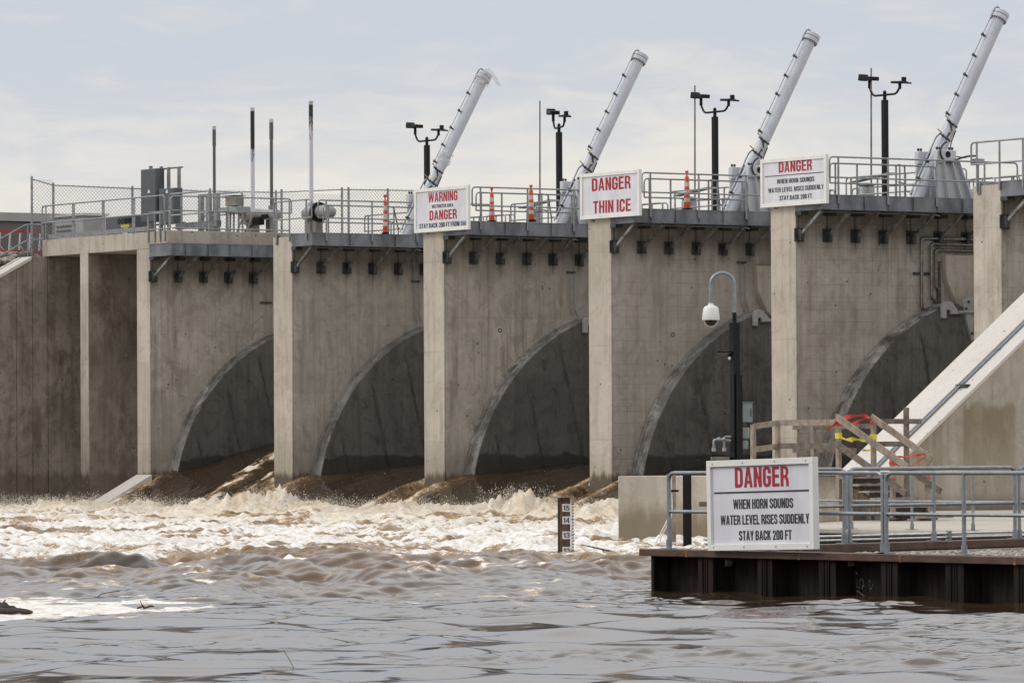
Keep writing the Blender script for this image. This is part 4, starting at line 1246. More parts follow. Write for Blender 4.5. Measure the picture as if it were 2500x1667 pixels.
obj('roof_edge', MB().box((x_ - 12.1, y0_ - 0.1, 12.25), (x_ + 0.12, y1_ + 0.12, 12.62)), 'bldg_edge', t)
obj('corner_trim', MB().box((x_ + 0.002, y1_ - 0.5, 9.1), (x_ + 0.06, y1_, 12.24)), 'bldg_edge', t)
for y in (-2, 4, 10):
    obj('panel_joint', MB().box((x_ + 0.001, y, 9.1), (x_ + 0.012, y + 0.08, 12.2)), 'grey_dark', t)
t = thing('air_unit', 'boxy grey rooftop style air unit standing beyond the left deck rails', 'air unit', (-14.5, 6, 9.1))
obj('unit_body', MB().box((-15.7, 5.2, 9.1), (-13.4, 6.2, 11.15)), 'bldg_edge', t, 0.02)
obj('unit_top', MB().box((-15.8, 5.1, 11.153), (-13.3, 6.3, 11.25)), 'alu', t)
gl = MB()
for i in range(9):
    gl.box((-15.5, 5.165, 9.4 + i * 0.17), (-14.0, 5.197, 9.47 + i * 0.17))
obj('louvres', gl, 'grey_dark', t)
t = thing('generator_box', 'dark grey generator housing with yellow label behind the left deck rail', 'generator', (-8.4, 4, 9.87))
obj('housing', MB().box((-9.45, 4.0, 9.87), (-7.34, 5.0, 10.88)), 'grey_dark', t, 0.02)
vb = MB()
for i in range(10):
    vb.box((-8.5 + i * 0.11, 3.985, 10.60), (-8.45 + i * 0.11, 3.998, 10.80))
obj('vent_slots', vb, 'black', t)
obj('yellow_label', MB().box((-8.25, 3.988, 10.46), (-7.62, 3.998, 10.56)), 'yellow', t)
obj('paper_notice', MB().box((-8.1, 3.988, 10.15), (-7.75, 3.998, 10.44)), 'paper', t)


# electrical cabinets on their rack
t = thing('tall_cabinet', 'tallest dark grey electrical cabinet on the left deck', 'electrical cabinet', (-6.2, 4, 10.4))
obj('cabinet_body', MB().box((-6.74, 4.0, 10.58), (-5.58, 4.35, 12.55)), 'grey_dark', t, 0.015)
obj('door_panel', MB().box((-6.70, 3.985, 10.62), (-5.62, 3.998, 12.51)), 'grey_dark', t, 0.006)
obj('warning_triangle', MB().prism([(-6.2, 3.975, 11.66), (-6.0, 3.975, 11.66), (-6.1, 3.975, 11.80)], [(-6.2, 3.984, 11.66), (-6.0, 3.984, 11.66), (-6.1, 3.984, 11.80)]), 'paper', t)
obj('door_handle', MB().box((-6.6, 3.96, 11.3), (-6.56, 3.984, 11.42)), 'galv', t)
t = thing('short_cabinet', 'shorter dark grey electrical cabinet right of the tall one', 'electrical cabinet', (-4.8, 4, 10.4))
obj('cabinet_body', MB().box((-5.38, 4.0, 10.46), (-4.23, 4.35, 11.77)), 'grey_dark', t, 0.015)
obj('door_panel', MB().box((-5.20, 3.985, 10.5), (-4.27, 3.998, 11.73)), 'grey_dark', t, 0.006)
obj('warning_triangle', MB().prism([(-4.85, 3.975, 11.60), (-4.65, 3.975, 11.60), (-4.75, 3.975, 11.73)], [(-4.85, 3.984, 11.60), (-4.65, 3.984, 11.60), (-4.75, 3.984, 11.73)]), 'paper', t)
obj('door_handle', MB().box((-5.12, 3.955, 11.0), (-5.06, 3.984, 11.2)), 'galv', t)
t = thing('cabinet_rack', 'channel strut rack with four uprights carrying the grey cabinets', 'rack', (-5.6, 4.4, 9.87))
for x, zt in ((-6.70, 12.70), (-5.92, 12.64), (-5.37, 12.59), (-4.60, 12.56)):
    obj('upright', MB().box((x - 0.05, 4.36, 9.87), (x + 0.05, 4.46, zt)), 'pedestal', t)
for z, a, b in ((12.55, -6.95, -4.45), (10.5, -6.9, -4.3)):
    rm = MB()
    x = a
    while x < b:
        rm.box((x, 4.47, z - 0.03), (x + 0.06, 4.51, z + 0.03))
        x += 0.11
    rm.box((a, 4.475, z + 0.018), (b, 4.505, z + 0.028))
    obj('cross_channel', rm, 'pedestal', t)
# gate stand / frame and control tray
t = thing('deck_frame', 'open grey pipe frame around a dark stem on the left deck', 'pipe frame', (-2.5, 4, 9.87))
for y in (3.6, 5.0):
    q = [(-3.9, y, 9.87), (-3.9, y, 11.50), (-1.03, y, 11.50), (-1.03, y, 9.87)]
    obj('frame_loop', MB().tube(bend(q, 0.14, 4), 0.035, 8), 'galv_dull', t)
    obj('frame_bar', MB().tube([(-3.9, y, 10.72), (-1.03, y, 10.72)], 0.03, 8), 'galv_dull', t)
for x in (-2.75, -2.2, -1.6):
    obj('frame_column', MB().box((x - 0.11, 4.2, 9.87), (x + 0.11, 4.35, 11.46)), 'galv_dull', t)
obj('frame_sill', MB().box((-4.0, 3.9, 10.22), (-1.0, 4.1, 10.44)), 'beam', t)
t = thing('control_box', 'small brown grey control box on a galvanised tray beside the fence', 'control box', (-0.3, 4, 9.87))
obj('box_body', MB().box((-0.42, 4.0, 10.92), (0.19, 4.35, 11.26)), 'pedestal', t, 0.01)
obj('box_side', MB().box((-0.56, 4.02, 10.92), (-0.423, 4.33, 11.26)), 'brass', t)
obj('sun_shade', MB().box((-0.68, 3.9, 11.28), (0.22, 4.42, 11.30)), 'pedestal', t)
obj('tray', MB().box((-0.9, 3.9, 10.70), (0.40, 4.5, 10.88)), 'grey_box', t)
for x in (-0.8, -0.55, -0.3, 0.05, 0.33):
    obj('tray_leg', MB().bar((x, 4.2, 9.87), (x + 0.03, 4.2, 10.70), 0.05, 0.06, (0, 1, 0)), 'galv_dull', t)
for a, b in ((0.0, 0.5), (0.75, 1.1)):
    obj('tray_brace', MB().bar((a, 4.15, 9.95), (b, 4.15, 10.55), 0.04, 0.05, (0, 1, 0)), 'pedestal', t)


# gate stems in their clear covers
def stem(x, zt, zb, label, cut, k, ped, r=0.078):
    y = 6.0
    t = thing('stem_cover', label, 'stem cover', (x, y, 9.6), 'tall gate stem covers')
    if k:
        obj('cover_tube', MB().tube([(x, y, zb), (x, y, zt - 0.13)], r, 16), mat_stem('stem cover ' + label[:18], cut, k), t)
    else:
        obj('cover_tube', MB().tube([(x, y, zb), (x, y, zt - 0.13)], r, 16), 'clear_tube', t)
        obj('screw', MB().tube([(x, y, zb), (x, y, zt - 0.75), (x, y, zt - 0.73), (x, y, zt - 0.135)], [r * 0.74, r * 0.74, r * 0.95, r * 0.95], 12), 'black', t)
    obj('cover_cap', MB().tube([(x, y, zt - 0.13), (x, y, zt)], r * 1.06, 16), 'reflective', t)
    obj('pedestal', MB().box((x - ped, y - 0.17, 9.4), (x + ped, y + 0.17, zb - 0.3)).tube([(x, y, zb - 0.3), (x, y, zb)], 0.12, 14), 'pedestal', t, 0.01)
    return t


stem(-4.75, 14.12, 11.0, 'darkest slim stem cover, leftmost of the four, by the grey cabinets', 0, 0, 0.1, 0.07)
stem(-1.965, 14.64, 10.9, 'black topped white stem cover right of the pipe frame', 3.55, 1.0, 0.2)
stem(-0.625, 14.15, 11.0, 'almost all black stem cover with white edges, shorter', 0, 0, 0.15)
stem(2.15, 14.63, 10.95, 'tallest mottled white stem cover above the unsigned pier', 4.3, 1.15, 0.2)
t = thing('gate_actuator', 'grey motor actuator lying between two stem covers on the left deck', 'actuator', (-1.3, 5.7, 10.6), 'gate actuators')
obj('motor_body', MB().tube([(-1.95, 5.55, 10.73), (-1.0, 5.6, 10.68), (0.35, 5.6, 10.62)], [0.19, 0.21, 0.17], 16), 'actuator', t)
obj('hand_wheel', MB().tube([(-1.66, 5.30, 10.83), (-1.56, 5.33, 10.83)], 0.17, 18), 'black', t)
obj('gear_case', MB().lathe((-1.97, 6.0, 10.3), [(0.2, 0), (0.34, 0.08), (0.36, 0.35), (0.25, 0.42), (0.2, 0.6)], 16), 'actuator', t)
obj('end_bell', MB().ball((0.38, 5.6, 10.62), 0.2, 14, 9), 'actuator', t)
obj('terminal_box', MB().box((-0.95, 5.36, 10.28), (-0.45, 5.6, 10.56)).box((-0.4, 5.4, 10.5), (0.1, 5.5, 10.66)), 'black', t, 0.02)
obj('cable', MB().tube(bend([(-0.9, 5.4, 10.3), (-1.3, 5.3, 10.15), (-1.4, 5.3, 9.95), (-1.2, 5.3, 9.8)], 0.12, 5), 0.03, 8), 'black', t)
t = thing('gate_actuator', 'grey bell shaped motor actuator right of the tallest stem cover', 'actuator', (3.2, 5.7, 10.6), 'gate actuators')
obj('gear_case', MB().lathe((2.15, 6.0, 10.35), [(0.2, 0), (0.36, 0.06), (0.37, 0.32), (0.24, 0.42), (0.18, 0.62)], 16), 'actuator', t)
obj('motor_body', MB().tube([(2.3, 5.75, 10.62), (3.7, 5.75, 10.60)], [0.22, 0.24], 16), 'actuator', t)
obj('end_bell', MB().ball((3.75, 5.75, 10.58), 0.25, 14, 9, (1.3, 1, 1)), 'actuator', t)
obj('clutch_ring', MB().tube([(3.0, 5.75, 10.6), (3.14, 5.75, 10.6)], 0.36, 20), 'black', t)
obj('base_bracket', MB().box((2.9, 5.6, 9.4), (3.1, 5.9, 10.3)), 'pedestal', t)


# chain link fence: real wires
def fence():
    t = thing('chain_link_fence', 'long chain link fence with barbed selvage along the left bank, behind the deck', 'fence', (-8, 0, 9.3))
    path = [(-8.0, 0.1), (-8.0, 1.0), (-8.0, 4.35), (-8.0, 7.7), (-8.0, 10.6), (-8.0, 13.55), (-8.0, 15.63), (-8.0, 18.5)]
    tops = [12.24, 12.02, 11.98, 11.97, 11.97, 12.15, 12.16, 12.18]
    rail = [12.17, 11.96, 11.92, 11.90, 11.92, 12.10, 12.13, 12.15]
    for (x, y), z in zip(path, tops):
        obj('post', MB().tube([(x, y, 9.3), (x, y, z)], 0.045, 10).ball((x, y, z), 0.05, 8, 5), 'galv_dull', t)
    obj('post', MB().tube([(-8.0, 13.85, 9.3), (-8.0, 13.85, 12.2)], 0.045, 10), 'galv_dull', t)
    obj('post', MB().tube([(-8.0, 10.85, 9.3), (-8.0, 10.85, 12.05)], 0.045, 10), 'galv_dull', t)
    for i in range(len(path) - 1):
        a, b = (*path[i], rail[i]), (*path[i + 1], rail[i + 1])
        obj('top_rail', MB().tube([a, b], 0.022, 8), 'galv_dull', t)
        obj('bottom_rail', MB().tube([(a[0], a[1], 9.98), (b[0], b[1], 9.98)], 0.012, 6), 'galv_dull', t)
        m = MB()
        y0, y1 = path[i][1], path[i + 1][1]
        zb = 9.95 if i else 9.4
        H = rail[i] - zb
        p, th = 0.14, 0.0036
        n = int((y1 - y0 + H) / p) + 1
        for sgn in (1, -1):
            for j in range(n):
                s0 = y0 + j * p - (H if sgn > 0 else 0)
                q0, q1 = (s0, zb), (s0 + H * sgn, zb + H)
                lo, hi = max(min(q0[0], q1[0]), y0), min(max(q0[0], q1[0]), y1)
                if hi - lo < 0.02:
                    continue
                f = lambda y: zb + (y - q0[0]) * sgn
                m.bar((-8.0 + 0.004 * sgn, lo, f(lo)), (-8.0 + 0.004 * sgn, hi, f(hi)), th * 2, th * 2, (1, 0, 0))
        if i:
            j = y0
            while j < y1:
                zr = rail[i] + (rail[i + 1] - rail[i]) * (j - y0) / (y1 - y0)
                m.bar((-8.0, j, zr), (-8.0, j + 0.03, zr + 0.07), 0.008, 0.008, (1, 0, 0))
                j += p * 1.5
        obj('chain_link', m, 'galv_dull', t, smooth=False)


fence()

# ------------------------------------------------------------------ right training wall
cpl = MB()
S0 = 0.7637
zl = lambda y: 6.025 + S0 * (y + 5.962)
pr = [(12.0, -1), (12.0, 9.3), (-1.67, 9.3), (-13.6, zl(-13.6)), (-13.6, -1)]
t = thing('training_wall', 'pale sloping concrete training wall rising to the right edge, stained on its near face', 'wall', (58, -8, 0))
obj('wall_body', MB().prism([(57.02, y, z - 0.02) for y, z in pr], [(58.98, y, z - 0.02) for y, z in pr]), 'conc_right', t)
cp = [(-1.67, 9.3), (-13.6, zl(-13.6)), (-13.6, zl(-13.6) - 0.12), (-1.67, 9.18)]
obj('coping', MB().prism([(57.0, y, z) for y, z in cp], [(59.0, y, z) for y, z in cp]), 'conc_pale', t, 0.02)
obj('coping_joint', MB().prism([(57.01, -4.95, zl(-4.95) + 0.002), (58.99, -4.95, zl(-4.95) + 0.002), (58.99, -4.9, zl(-4.9) + 0.002), (57.01, -4.9, zl(-4.9) + 0.002)],
                               [(57.01, -4.95, zl(-4.95) + 0.006), (58.99, -4.95, zl(-4.95) + 0.006), (58.99, -4.9, zl(-4.9) + 0.006), (57.01, -4.9, zl(-4.9) + 0.006)]), 'conc_dark', t)
t = thing('handrail_pipe', 'bright steel conduit pair running up the sloping right wall', 'pipe', (58.3, -8, 4.5))
for dx in (0.0, 0.11):
    obj('pipe_run', MB().tube([(58.33 + dx, -1.7, zl(-1.7) + 0.05), (58.33 + dx, -12.6, zl(-12.6) + 0.05)], 0.03, 10), 'galv', t)
for y in (-9.2, -6.0):
    obj('pipe_bracket', MB().box((58.28, y - 0.05, zl(y) - 0.03), (58.75, y + 0.05, zl(y) + 0.07)), 'bracket', t)
ab = tag(obj('abutment_wall', MB().box((59.0, -8.0, -1), (75, 12, 3.0)), 'conc_right', None, 0, (66, 0, 0)), 'stained concrete abutment wall behind the wooden steps at right', 'wall') if False else None

# ------------------------------------------------------------------ right bank: paved apron, low wall, landing
struct(obj('paved_apron', MB().prism([(78.2, -30.45, 0.40), (112, -30.45, 0.40), (112, -4, 0.40), (59.0, -4, 0.40), (59.0, -14.2, 0.40), (65.8, -23.2, 0.40), (71.3, -22.2, 0.40)],
                                     [(78.2, -30.45, 0.47), (112, -30.45, 0.47), (112, -4, 0.47), (59.0, -4, 0.47), (59.0, -14.2, 0.47), (65.8, -23.2, 0.47), (71.3, -22.2, 0.47)]), 'slab'))
struct(obj('far_ground', MB().box((59.0, -4, -1), (260, 60, 0.44)), 'soil'))
tag(obj('sheet_pile_wall', MB().box((78.1, -30.5, -1), (100.0, -30.46, 0.395)), 'rust', None, 0, (88, -30.5, 0)), 'dark rusty sheet piling under the edge of the pale paved apron', 'retaining wall')
# low block wall
A_ = Vector((0.982, 0.189, 0))
B_ = Vector((-0.189, 0.982, 0))
W0, W1 = Vector((64.6, -23.95, 0)), Vector((71.25, -22.68, 0))
m = MB()
q = [W0, W1, W1 + B_ * 1.3, W0 + B_ * 1.3]
m.prism([(v.x, v.y, -0.8) for v in q], [(v.x, v.y, 1.43) for v in q])
bw = tag(obj('block_wall', m, concrete('concrete block with waterline stain', (0.50, 0.45, 0.38), (0.36, 0.30, 0.22), 0.4, 0, 0, 0.6, 9, 0.25, 3), None, 0.02, tuple(W0)), 'low square ended concrete wall standing in the foam beside the landing', 'wall')
obj('wall_joint', MB().bar(tuple(W0 + A_ * 1.62 - B_ * 0.004 + Vector((0, 0, -0.5))), tuple(W0 + A_ * 1.62 - B_ * 0.004 + Vector((0, 0, 1.42))), 0.05, 0.012, (0, 1, 0)), 'conc_dark', bw)

# near landing: rusty sheet pile front
YF = -48.2
t = thing('sheet_pile_wall', 'dark brown corrugated sheet pile wall rising from the water in front of the near railing', 'retaining wall', (104, YF, 0))
edges = [100.402, 101.535, 101.885, 102.92, 103.259, 104.307, 104.686, 105.672, 106.027, 107.036, 107.415, 108.424, 108.78, 109.85, 110.2, 111.25, 111.6, 112.7]
while edges[-1] < 150:
    edges += [edges[-1] + 1.06, edges[-1] + 1.41]
m = MB()
pts = [(100.30, YF + 0.30)]
for i in range(1, len(edges) - 1, 2):
    a, b = edges[i], edges[i + 1]
    pts += [(a - 0.14, YF + 0.30), (a, YF), (b, YF), (b + 0.015, YF + 0.30)]
pts.append((150, YF + 0.30))
poly = pts + [(150, YF + 0.42), (100.30, YF + 0.42)]
m.prism([(x, y, -1.2) for x, y in poly], [(x, y, 0.5) for x, y in poly])
m.box((100.30, YF + 0.43, -1.2), (100.42, YF + 1.9, 0.5)).box((100.402, YF, -1.2), (100.46, YF + 0.295, 0.5))
for i in range(1, len(edges) - 1, 2):
    for f_ in (0.32, 0.5, 0.62):
        xq = edges[i] + (edges[i + 1] - edges[i]) * f_
        m.box((xq - 0.012, YF - 0.016, -1.2), (xq + 0.012, YF - 0.001, 0.497))
obj('piling', m, 'rust', t, smooth=False)
cap = obj('cap_channel', MB().box((100.19, YF - 0.06, 0.502), (150, YF + 0.36, 0.60)), 'rust_cap', t, 0.008)
for x in (101.32, 103.92, 106.14, 108.5):
    obj('weld_patch', MB().box((x, YF - 0.064, 0.50), (x + 0.05, YF - 0.061, 0.598)), 'rust_orange', cap)
for x, z in ((101.88, 0.425), (104.655, 0.45)):
    obj('tie_bolt', MB().tube([(x, YF + 0.30, z), (x, YF + 0.20, z)], 0.055, 14), 'rock', t)
# chalk figures on the piling
for txt, x0_, x1_, z0_, z1_ in (("7", 104.76, 104.92, -0.02, 0.10), ("5", 104.76, 104.94, 0.12, 0.26), ("3", 105.02, 105.12, 0.16, 0.25), ("1", 105.04, 105.09, 0.10, 0.14), ("'", 104.73, 104.77, 0.30, 0.34)):
    o = letters(txt, x0_, x1_, z0_, z1_, YF + 0.297, 'chalk', t, 'chalk_mark', 0.003, 0.05, True)
# rail 2 and its cap running back from the corner
d2 = (Vector((99.27, -40.72, 0)) - Vector((100.645, -44.98, 0))).normalized()
n2_ = Vector((d2.y, -d2.x, 0))
P2 = lambda s_, off=0.0: Vector((100.645, -44.98, 0)) + d2 * s_ + n2_ * off
t = thing('sheet_pile_wall', 'rusty cap beam of the piling running back from the near landing', 'retaining wall', tuple(P2(2)))
m = MB()
a, b = P2(-2.4), P2(16)
obj('piling', MB().bar((a.x, a.y, -0.2), (b.x, b.y, -0.2), 0.24, 1.42), 'rust', t)
obj('cap_channel', MB().bar((a.x, a.y, 0.572), (b.x, b.y, 0.572), 0.40, 0.115), 'rust_cap', t, 0.008)
GF = [(100.5, -47.8), (150, -47.8), (150, -30.4), (96.6, -30.4), (99.2, -40.4)]
struct(obj('gravel_fill', MB().prism([(x, y, 0.1) for x, y in GF], [(x, y, 0.505) for x, y in GF]), 'gravel'))
rnd = random.Random(11)
m = MB()
for i in range(2600):
    x, y = rnd.uniform(101.6, 107.5), rnd.uniform(-46.5, -40)
    r = rnd.uniform(0.012, 0.04)
    m.ball((x, y, 0.512), r, 5, 4, (rnd.uniform(0.8, 1.4), rnd.uniform(0.8, 1.4), 0.7))
o = obj('gravel_stones', m, 'pebble')
o['kind'] = 'stuff'
tag(o, 'scattered pale gravel stones behind the near rusty cap', 'gravel')

GR = 'galvanised railings on the landing'
run_rail('guard_rail', 'galvanised pipe railing of the landing, the section carrying the near DANGER sign', 'railing', GR, ((100.63, -48.05), (105.535, -48.05)), (0.0, 2.4, 4.895), 1.665, 1.125, 0.603, 0.027, 0.029, 'galv', foot=0.13)
run_rail('guard_rail', 'galvanised pipe railing section right of the near DANGER sign, nearest the camera', 'railing', GR, ((105.60, -48.05), (115.5, -48.05)), (0.0, 1.64, 3.3, 4.95, 6.6, 8.25, 9.9), 1.665, 1.125, 0.603, 0.027, 0.029, 'galv', foot=0.13)
run_rail('guard_rail', 'galvanised railing section on the slanting rusty cap, partly behind the near sign', 'railing', GR, (tuple(P2(-1.9).xy), tuple(P2(0).xy)), (0.0, 1.9), 1.70, 1.17, 0.632, 0.027, 0.029, 'galv', foot=0.13)
run_rail('guard_rail', 'galvanised railing section in the middle of the slanting rusty cap', 'railing', GR, (tuple(P2(0.13).xy), tuple(P2(4.48).xy)), (0.0, 2.17, 4.35), 1.70, 1.17, 0.632, 0.027, 0.029, 'galv', foot=0.13)
run_rail('guard_rail', 'galvanised railing section at the right end of the slanting rusty cap', 'railing', GR, (tuple(P2(4.6).xy), tuple(P2(9.0).xy)), (0.0, 2.2, 4.4), 1.70, 1.17, 0.632, 0.027, 0.029, 'galv', foot=0.13)
run_rail('guard_rail', 'farther galvanised railing on the paved apron, left section by the tall camera pole', 'railing', GR, ((78.6, -30.1), (81.15, -30.1)), (0.0, 1.3, 2.55), 1.55, 1.01, 0.475, 0.025, 0.027, 'galv', foot=0.12)
run_rail('guard_rail', 'farther galvanised railing on the paved apron in front of the wooden steps', 'railing', GR, ((81.3, -30.1), (92.5, -30.1)), (0.0, 1.87, 3.7, 5.55, 7.4, 9.3, 11.2), 1.55, 1.01, 0.475, 0.025, 0.027, 'galv', foot=0.12)
# conduits behind the slanting cap
t = thing('conduit_pair', 'two shiny conduits running beside the slanting rusty cap', 'conduit', (98.8, -44, 0.6))
for z in (0.70, 0.64):
    obj('conduit', MB().tube([(99.6, -46.7, z), (98.85, -44.08, z), (97.4, -39.02, z), (96.2, -34.8, z)], 0.019, 8), 'alu', t)
for s_ in (0.12, 0.62):
    c = Vector((98.85, -44.08, 0)).lerp(Vector((97.4, -39.02, 0)), s_)
    obj('support', MB().box((c.x - 0.04, c.y - 0.03, 0.2), (c.x + 0.04, c.y + 0.03, 0.74)), 'galv_dull', t)
struct(obj('service_ledge', MB().prism([(96.0, -46.9, -0.6), (99.9, -46.9, -0.6), (96.9, -34, -0.6), (93.5, -34, -0.6)], [(99.5, -46.9, 0.30), (99.9, -46.9, 0.30), (96.9, -34, 0.30), (96.3, -34, 0.30)]), 'rust'))
t = thing('conduit_bundle', 'pale conduits and valve body lying on the rusty cap left of the near sign', 'conduit', (101.2, -47.7, 0.62))
obj('conduit', MB().tube(bend([(100.98, -47.6, 0.72), (101.35, -47.6, 0.72), (101.5, -47.7, 0.665), (102.6, -47.7, 0.665)], 0.1, 4), 0.022, 8), 'galv', t)
obj('conduit', MB().tube([(100.98, -47.4, 0.72), (102.6, -47.4, 0.72)], 0.018, 8), 'pvc', t)
obj('valve_body', MB().box((101.78, -47.75, 0.61), (102.4, -47.62, 0.655)).box((101.7, -47.5, 0.61), (101.78, -47.4, 0.76)), 'bracket', t)

# staff gauge
t = thing('staff_gauge', 'staff gauge with numbers 15 14 13 12 on a dark timber standing in the river', 'staff gauge', (75.45, -32.75, 0))
gx = lambda x: 75.45 + (x - 75.47) * 0.5525
yy = -32.78
obj('timber_post', MB().box((gx(75.215), -32.74, -1.0), (gx(75.66), -32.64, 1.075)), 'gauge_post', t, 0.006)
obj('backing_board', MB().box((gx(75.275), -32.765, -0.6), (gx(75.66), -32.742, 0.98)), 'gauge_wood', t)
for n, z in ((15, 0.87), (14, 0.625), (13, 0.33), (12, 0.025)):
    pl = obj('number_plate', MB().box((gx(75.38), yy, z - 0.075), (gx(75.664), yy + 0.012, z + 0.075)), 'paper', t)
    letters(str(n), gx(75.42), gx(75.645), z - 0.052, z + 0.052, yy - 0.001, 'black_letter', pl, 'lettering', 0.003)
sc = obj('scale_strip', MB().box((gx(75.667), yy - 0.002, -0.5), (gx(75.785), yy + 0.012, 0.965)), 'paper', t)
tk = MB()
for i in range(26):
    z = 0.945 - i * 0.0608
    if i % 5 == 0:
        tk.prism([(gx(75.685), yy - 0.005, z), (gx(75.783), yy - 0.005, z + 0.018), (gx(75.783), yy - 0.005, z - 0.022)], [(gx(75.685), yy - 0.0025, z), (gx(75.783), yy - 0.0025, z + 0.018), (gx(75.783), yy - 0.0025, z - 0.022)])
    else:
        tk.box((gx(75.735), yy - 0.005, z - 0.014), (gx(75.783), yy - 0.0025, z + 0.014))
obj('scale_ticks', tk, 'black_letter', sc)
t.rotation_euler = (0, 0, math.atan2(0.8335, 0.5525))

# camera pole with dome
bx, by = 80.02, -31.9
px_, py_ = bx, by
RV = Vector((0.5525, 0.8335, 0))           # a level direction across the landing
FV = Vector((-0.8335, 0.5525, 0))
t = thing('camera_pole', 'tall black post with bent steel arm, white dome camera and grey boxes', 'camera pole', (px_, py_, 0.4))
obj('pole', MB().box((px_ - 0.075, py_ - 0.075, -0.5), (px_ + 0.075, py_ + 0.075, 4.43)), 'black', t, 0.008)
obj('rear_channel', MB().box((px_ + 0.08, py_ - 0.04, -0.5), (px_ + 0.16, py_ + 0.06, 3.42)), 'black', t)
C0 = Vector((px_, py_, 0))
obj('socket', MB().tube([C0 + Vector((0, 0, 4.43)), C0 + Vector((0, 0, 4.62))], 0.042, 12), 'black', t)
arm = []
for i in range(13):
    a = math.pi * i / 12
    arm.append(C0 - RV * 0.225 + RV * 0.225 * math.cos(a) + Vector((0, 0, 5.155 + 0.225 * math.sin(a))))
arm = [C0 + Vector((0, 0, 4.6))] + arm + [C0 - RV * 0.45 + Vector((0, 0, 4.76))]
obj('bent_arm', MB().tube(arm, 0.034, 14), 'galv', t)
D0 = C0 - RV * 0.45
dm = obj('dome_housing', MB().lathe(D0, [(0.168, 4.48), (0.17, 4.52), (0.145, 4.70), (0.12, 4.735), (0.055, 4.76), (0.045, 4.80)], 28), 'cap_white', t)
obj('dome_ring', MB().lathe(D0, [(0.12, 4.475), (0.125, 4.482), (0.125, 4.4799), (0.12, 4.483)], 28).tube([D0 + RV * 0.125 * math.cos(a_) + Vector((0, 0, 4.475 + 0.125 * -math.sin(a_))) for a_ in [math.pi * i / 10 for i in range(11)]], 0.012, 8), 'cap_white', dm)
obj('dome_glass', MB().ball(D0 + Vector((0, 0, 4.475)), 0.115, 20, 12), 'glass_dark', dm)
fl = MB()
f0 = C0 + Vector((0, 0, 3.86))
fl.obox(f0 - RV * 0.2 - FV * 0.02, RV * 0.13, FV * 0.09, (0, 0, 0.016)).bar(tuple(f0 - RV * 0.08), tuple(f0 - RV * 0.12 - Vector((0, 0, 0.08))), 0.05, 0.05)
lamp = obj('flood_light', fl, 'black', t)
obj('lamp_lens', MB().obox(f0 - RV * 0.2 - FV * 0.02 - Vector((0, 0, 0.019)), RV * 0.115, FV * 0.075, (0, 0, 0.002)), 'led', lamp)
obj('sensor', MB().ball(f0 - RV * 0.10 - Vector((0, 0, 0.115)) - FV * 0.03, 0.035, 10, 7), 'cap_white', lamp)
for (z0, z1, r0, r1) in ((2.52, 2.89, 0.12, 0.33),):
    o = obj('grey_enclosure', MB().obox(C0 + RV * (r0 + r1) / 2 + Vector((0, 0, (z0 + z1) / 2)), RV * (r1 - r0) / 2, FV * 0.08, (0, 0, (z1 - z0) / 2)), 'grey_box', t, 0.012)
    obj('enclosure_lid', MB().obox(C0 + RV * (r0 + r1) / 2 + Vector((0, 0, z1 + 0.009)), RV * ((r1 - r0) / 2 + 0.012), FV * 0.095, (0, 0, 0.008)), 'grey_box', o)
    obj('latch', MB().obox(C0 + RV * (r1 - 0.03) - FV * 0.084 + Vector((0, 0, (z0 + z1) / 2)), RV * 0.008, FV * 0.006, (0, 0, 0.08)), 'bracket', o)
obj('outlet_cover', MB().obox(C0 + RV * 0.19 + Vector((0, 0, 2.31)), RV * 0.085, FV * 0.06, (0, 0, 0.11)), 'grey_box', t, 0.03)
obj('outlet_cover', MB().obox(C0 + RV * 0.185 + Vector((0, 0, 2.09)), RV * 0.06, FV * 0.05, (0, 0, 0.085)), 'grey_box', t, 0.02)
# junction fitting left of the pole
t = thing('conduit_fitting', 'grey conduit elbows over an olive box left of the camera pole', 'conduit', tuple(C0 - RV * 0.4 + Vector((0, 0, 0.5))))
E0 = C0 - RV * 0.41
obj('elbow_pipe', MB().tube(bend([C0 - RV * 0.08 + Vector((0, 0, 2.17)), C0 - RV * 0.22 + Vector((0, 0, 2.19)), E0 + RV * 0.0 + Vector((0, 0, 2.19)), E0 + Vector((0, 0, 2.0))], 0.05, 4), 0.028, 10), 'galv', t)
obj('elbow_pipe', MB().tube([E0 + RV * 0.2 + Vector((0, 0, 2.2)), E0 + RV * 0.2 + Vector((0, 0, 2.0))], 0.03, 10).ball(E0 + RV * 0.2 + Vector((0, 0, 2.2)), 0.045, 10, 7).ball(E0 + RV * 0.1 + Vector((0, 0, 2.2)), 0.04, 10, 7), 'galv', t)
for r_ in (0.0, 0.2):
    obj('gland_nut', MB().tube([E0 + RV * r_ + Vector((0, 0, 1.97)), E0 + RV * r_ + Vector((0, 0, 2.04))], 0.042, 8), 'hook', t)
obj('stub_pipe', MB().tube([C0 - RV * 0.2 + Vector((0, 0, 2.245)), C0 - RV * 0.03 + Vector((0, 0, 2.245))], 0.022, 10), 'galv', t)
obj('olive_box', MB().obox(E0 + RV * 0.12 + Vector((0, 0, 1.67)), RV * 0.18, FV * 0.1, (0, 0, 0.19)), 'olive', t, 0.01)
obj('stand_pipe', MB().tube([E0 + RV * 0.02 + Vector((0, 0, 1.5)), E0 + RV * 0.02 + Vector((0, 0, 0.0))], 0.04, 10), 'pedestal', t)
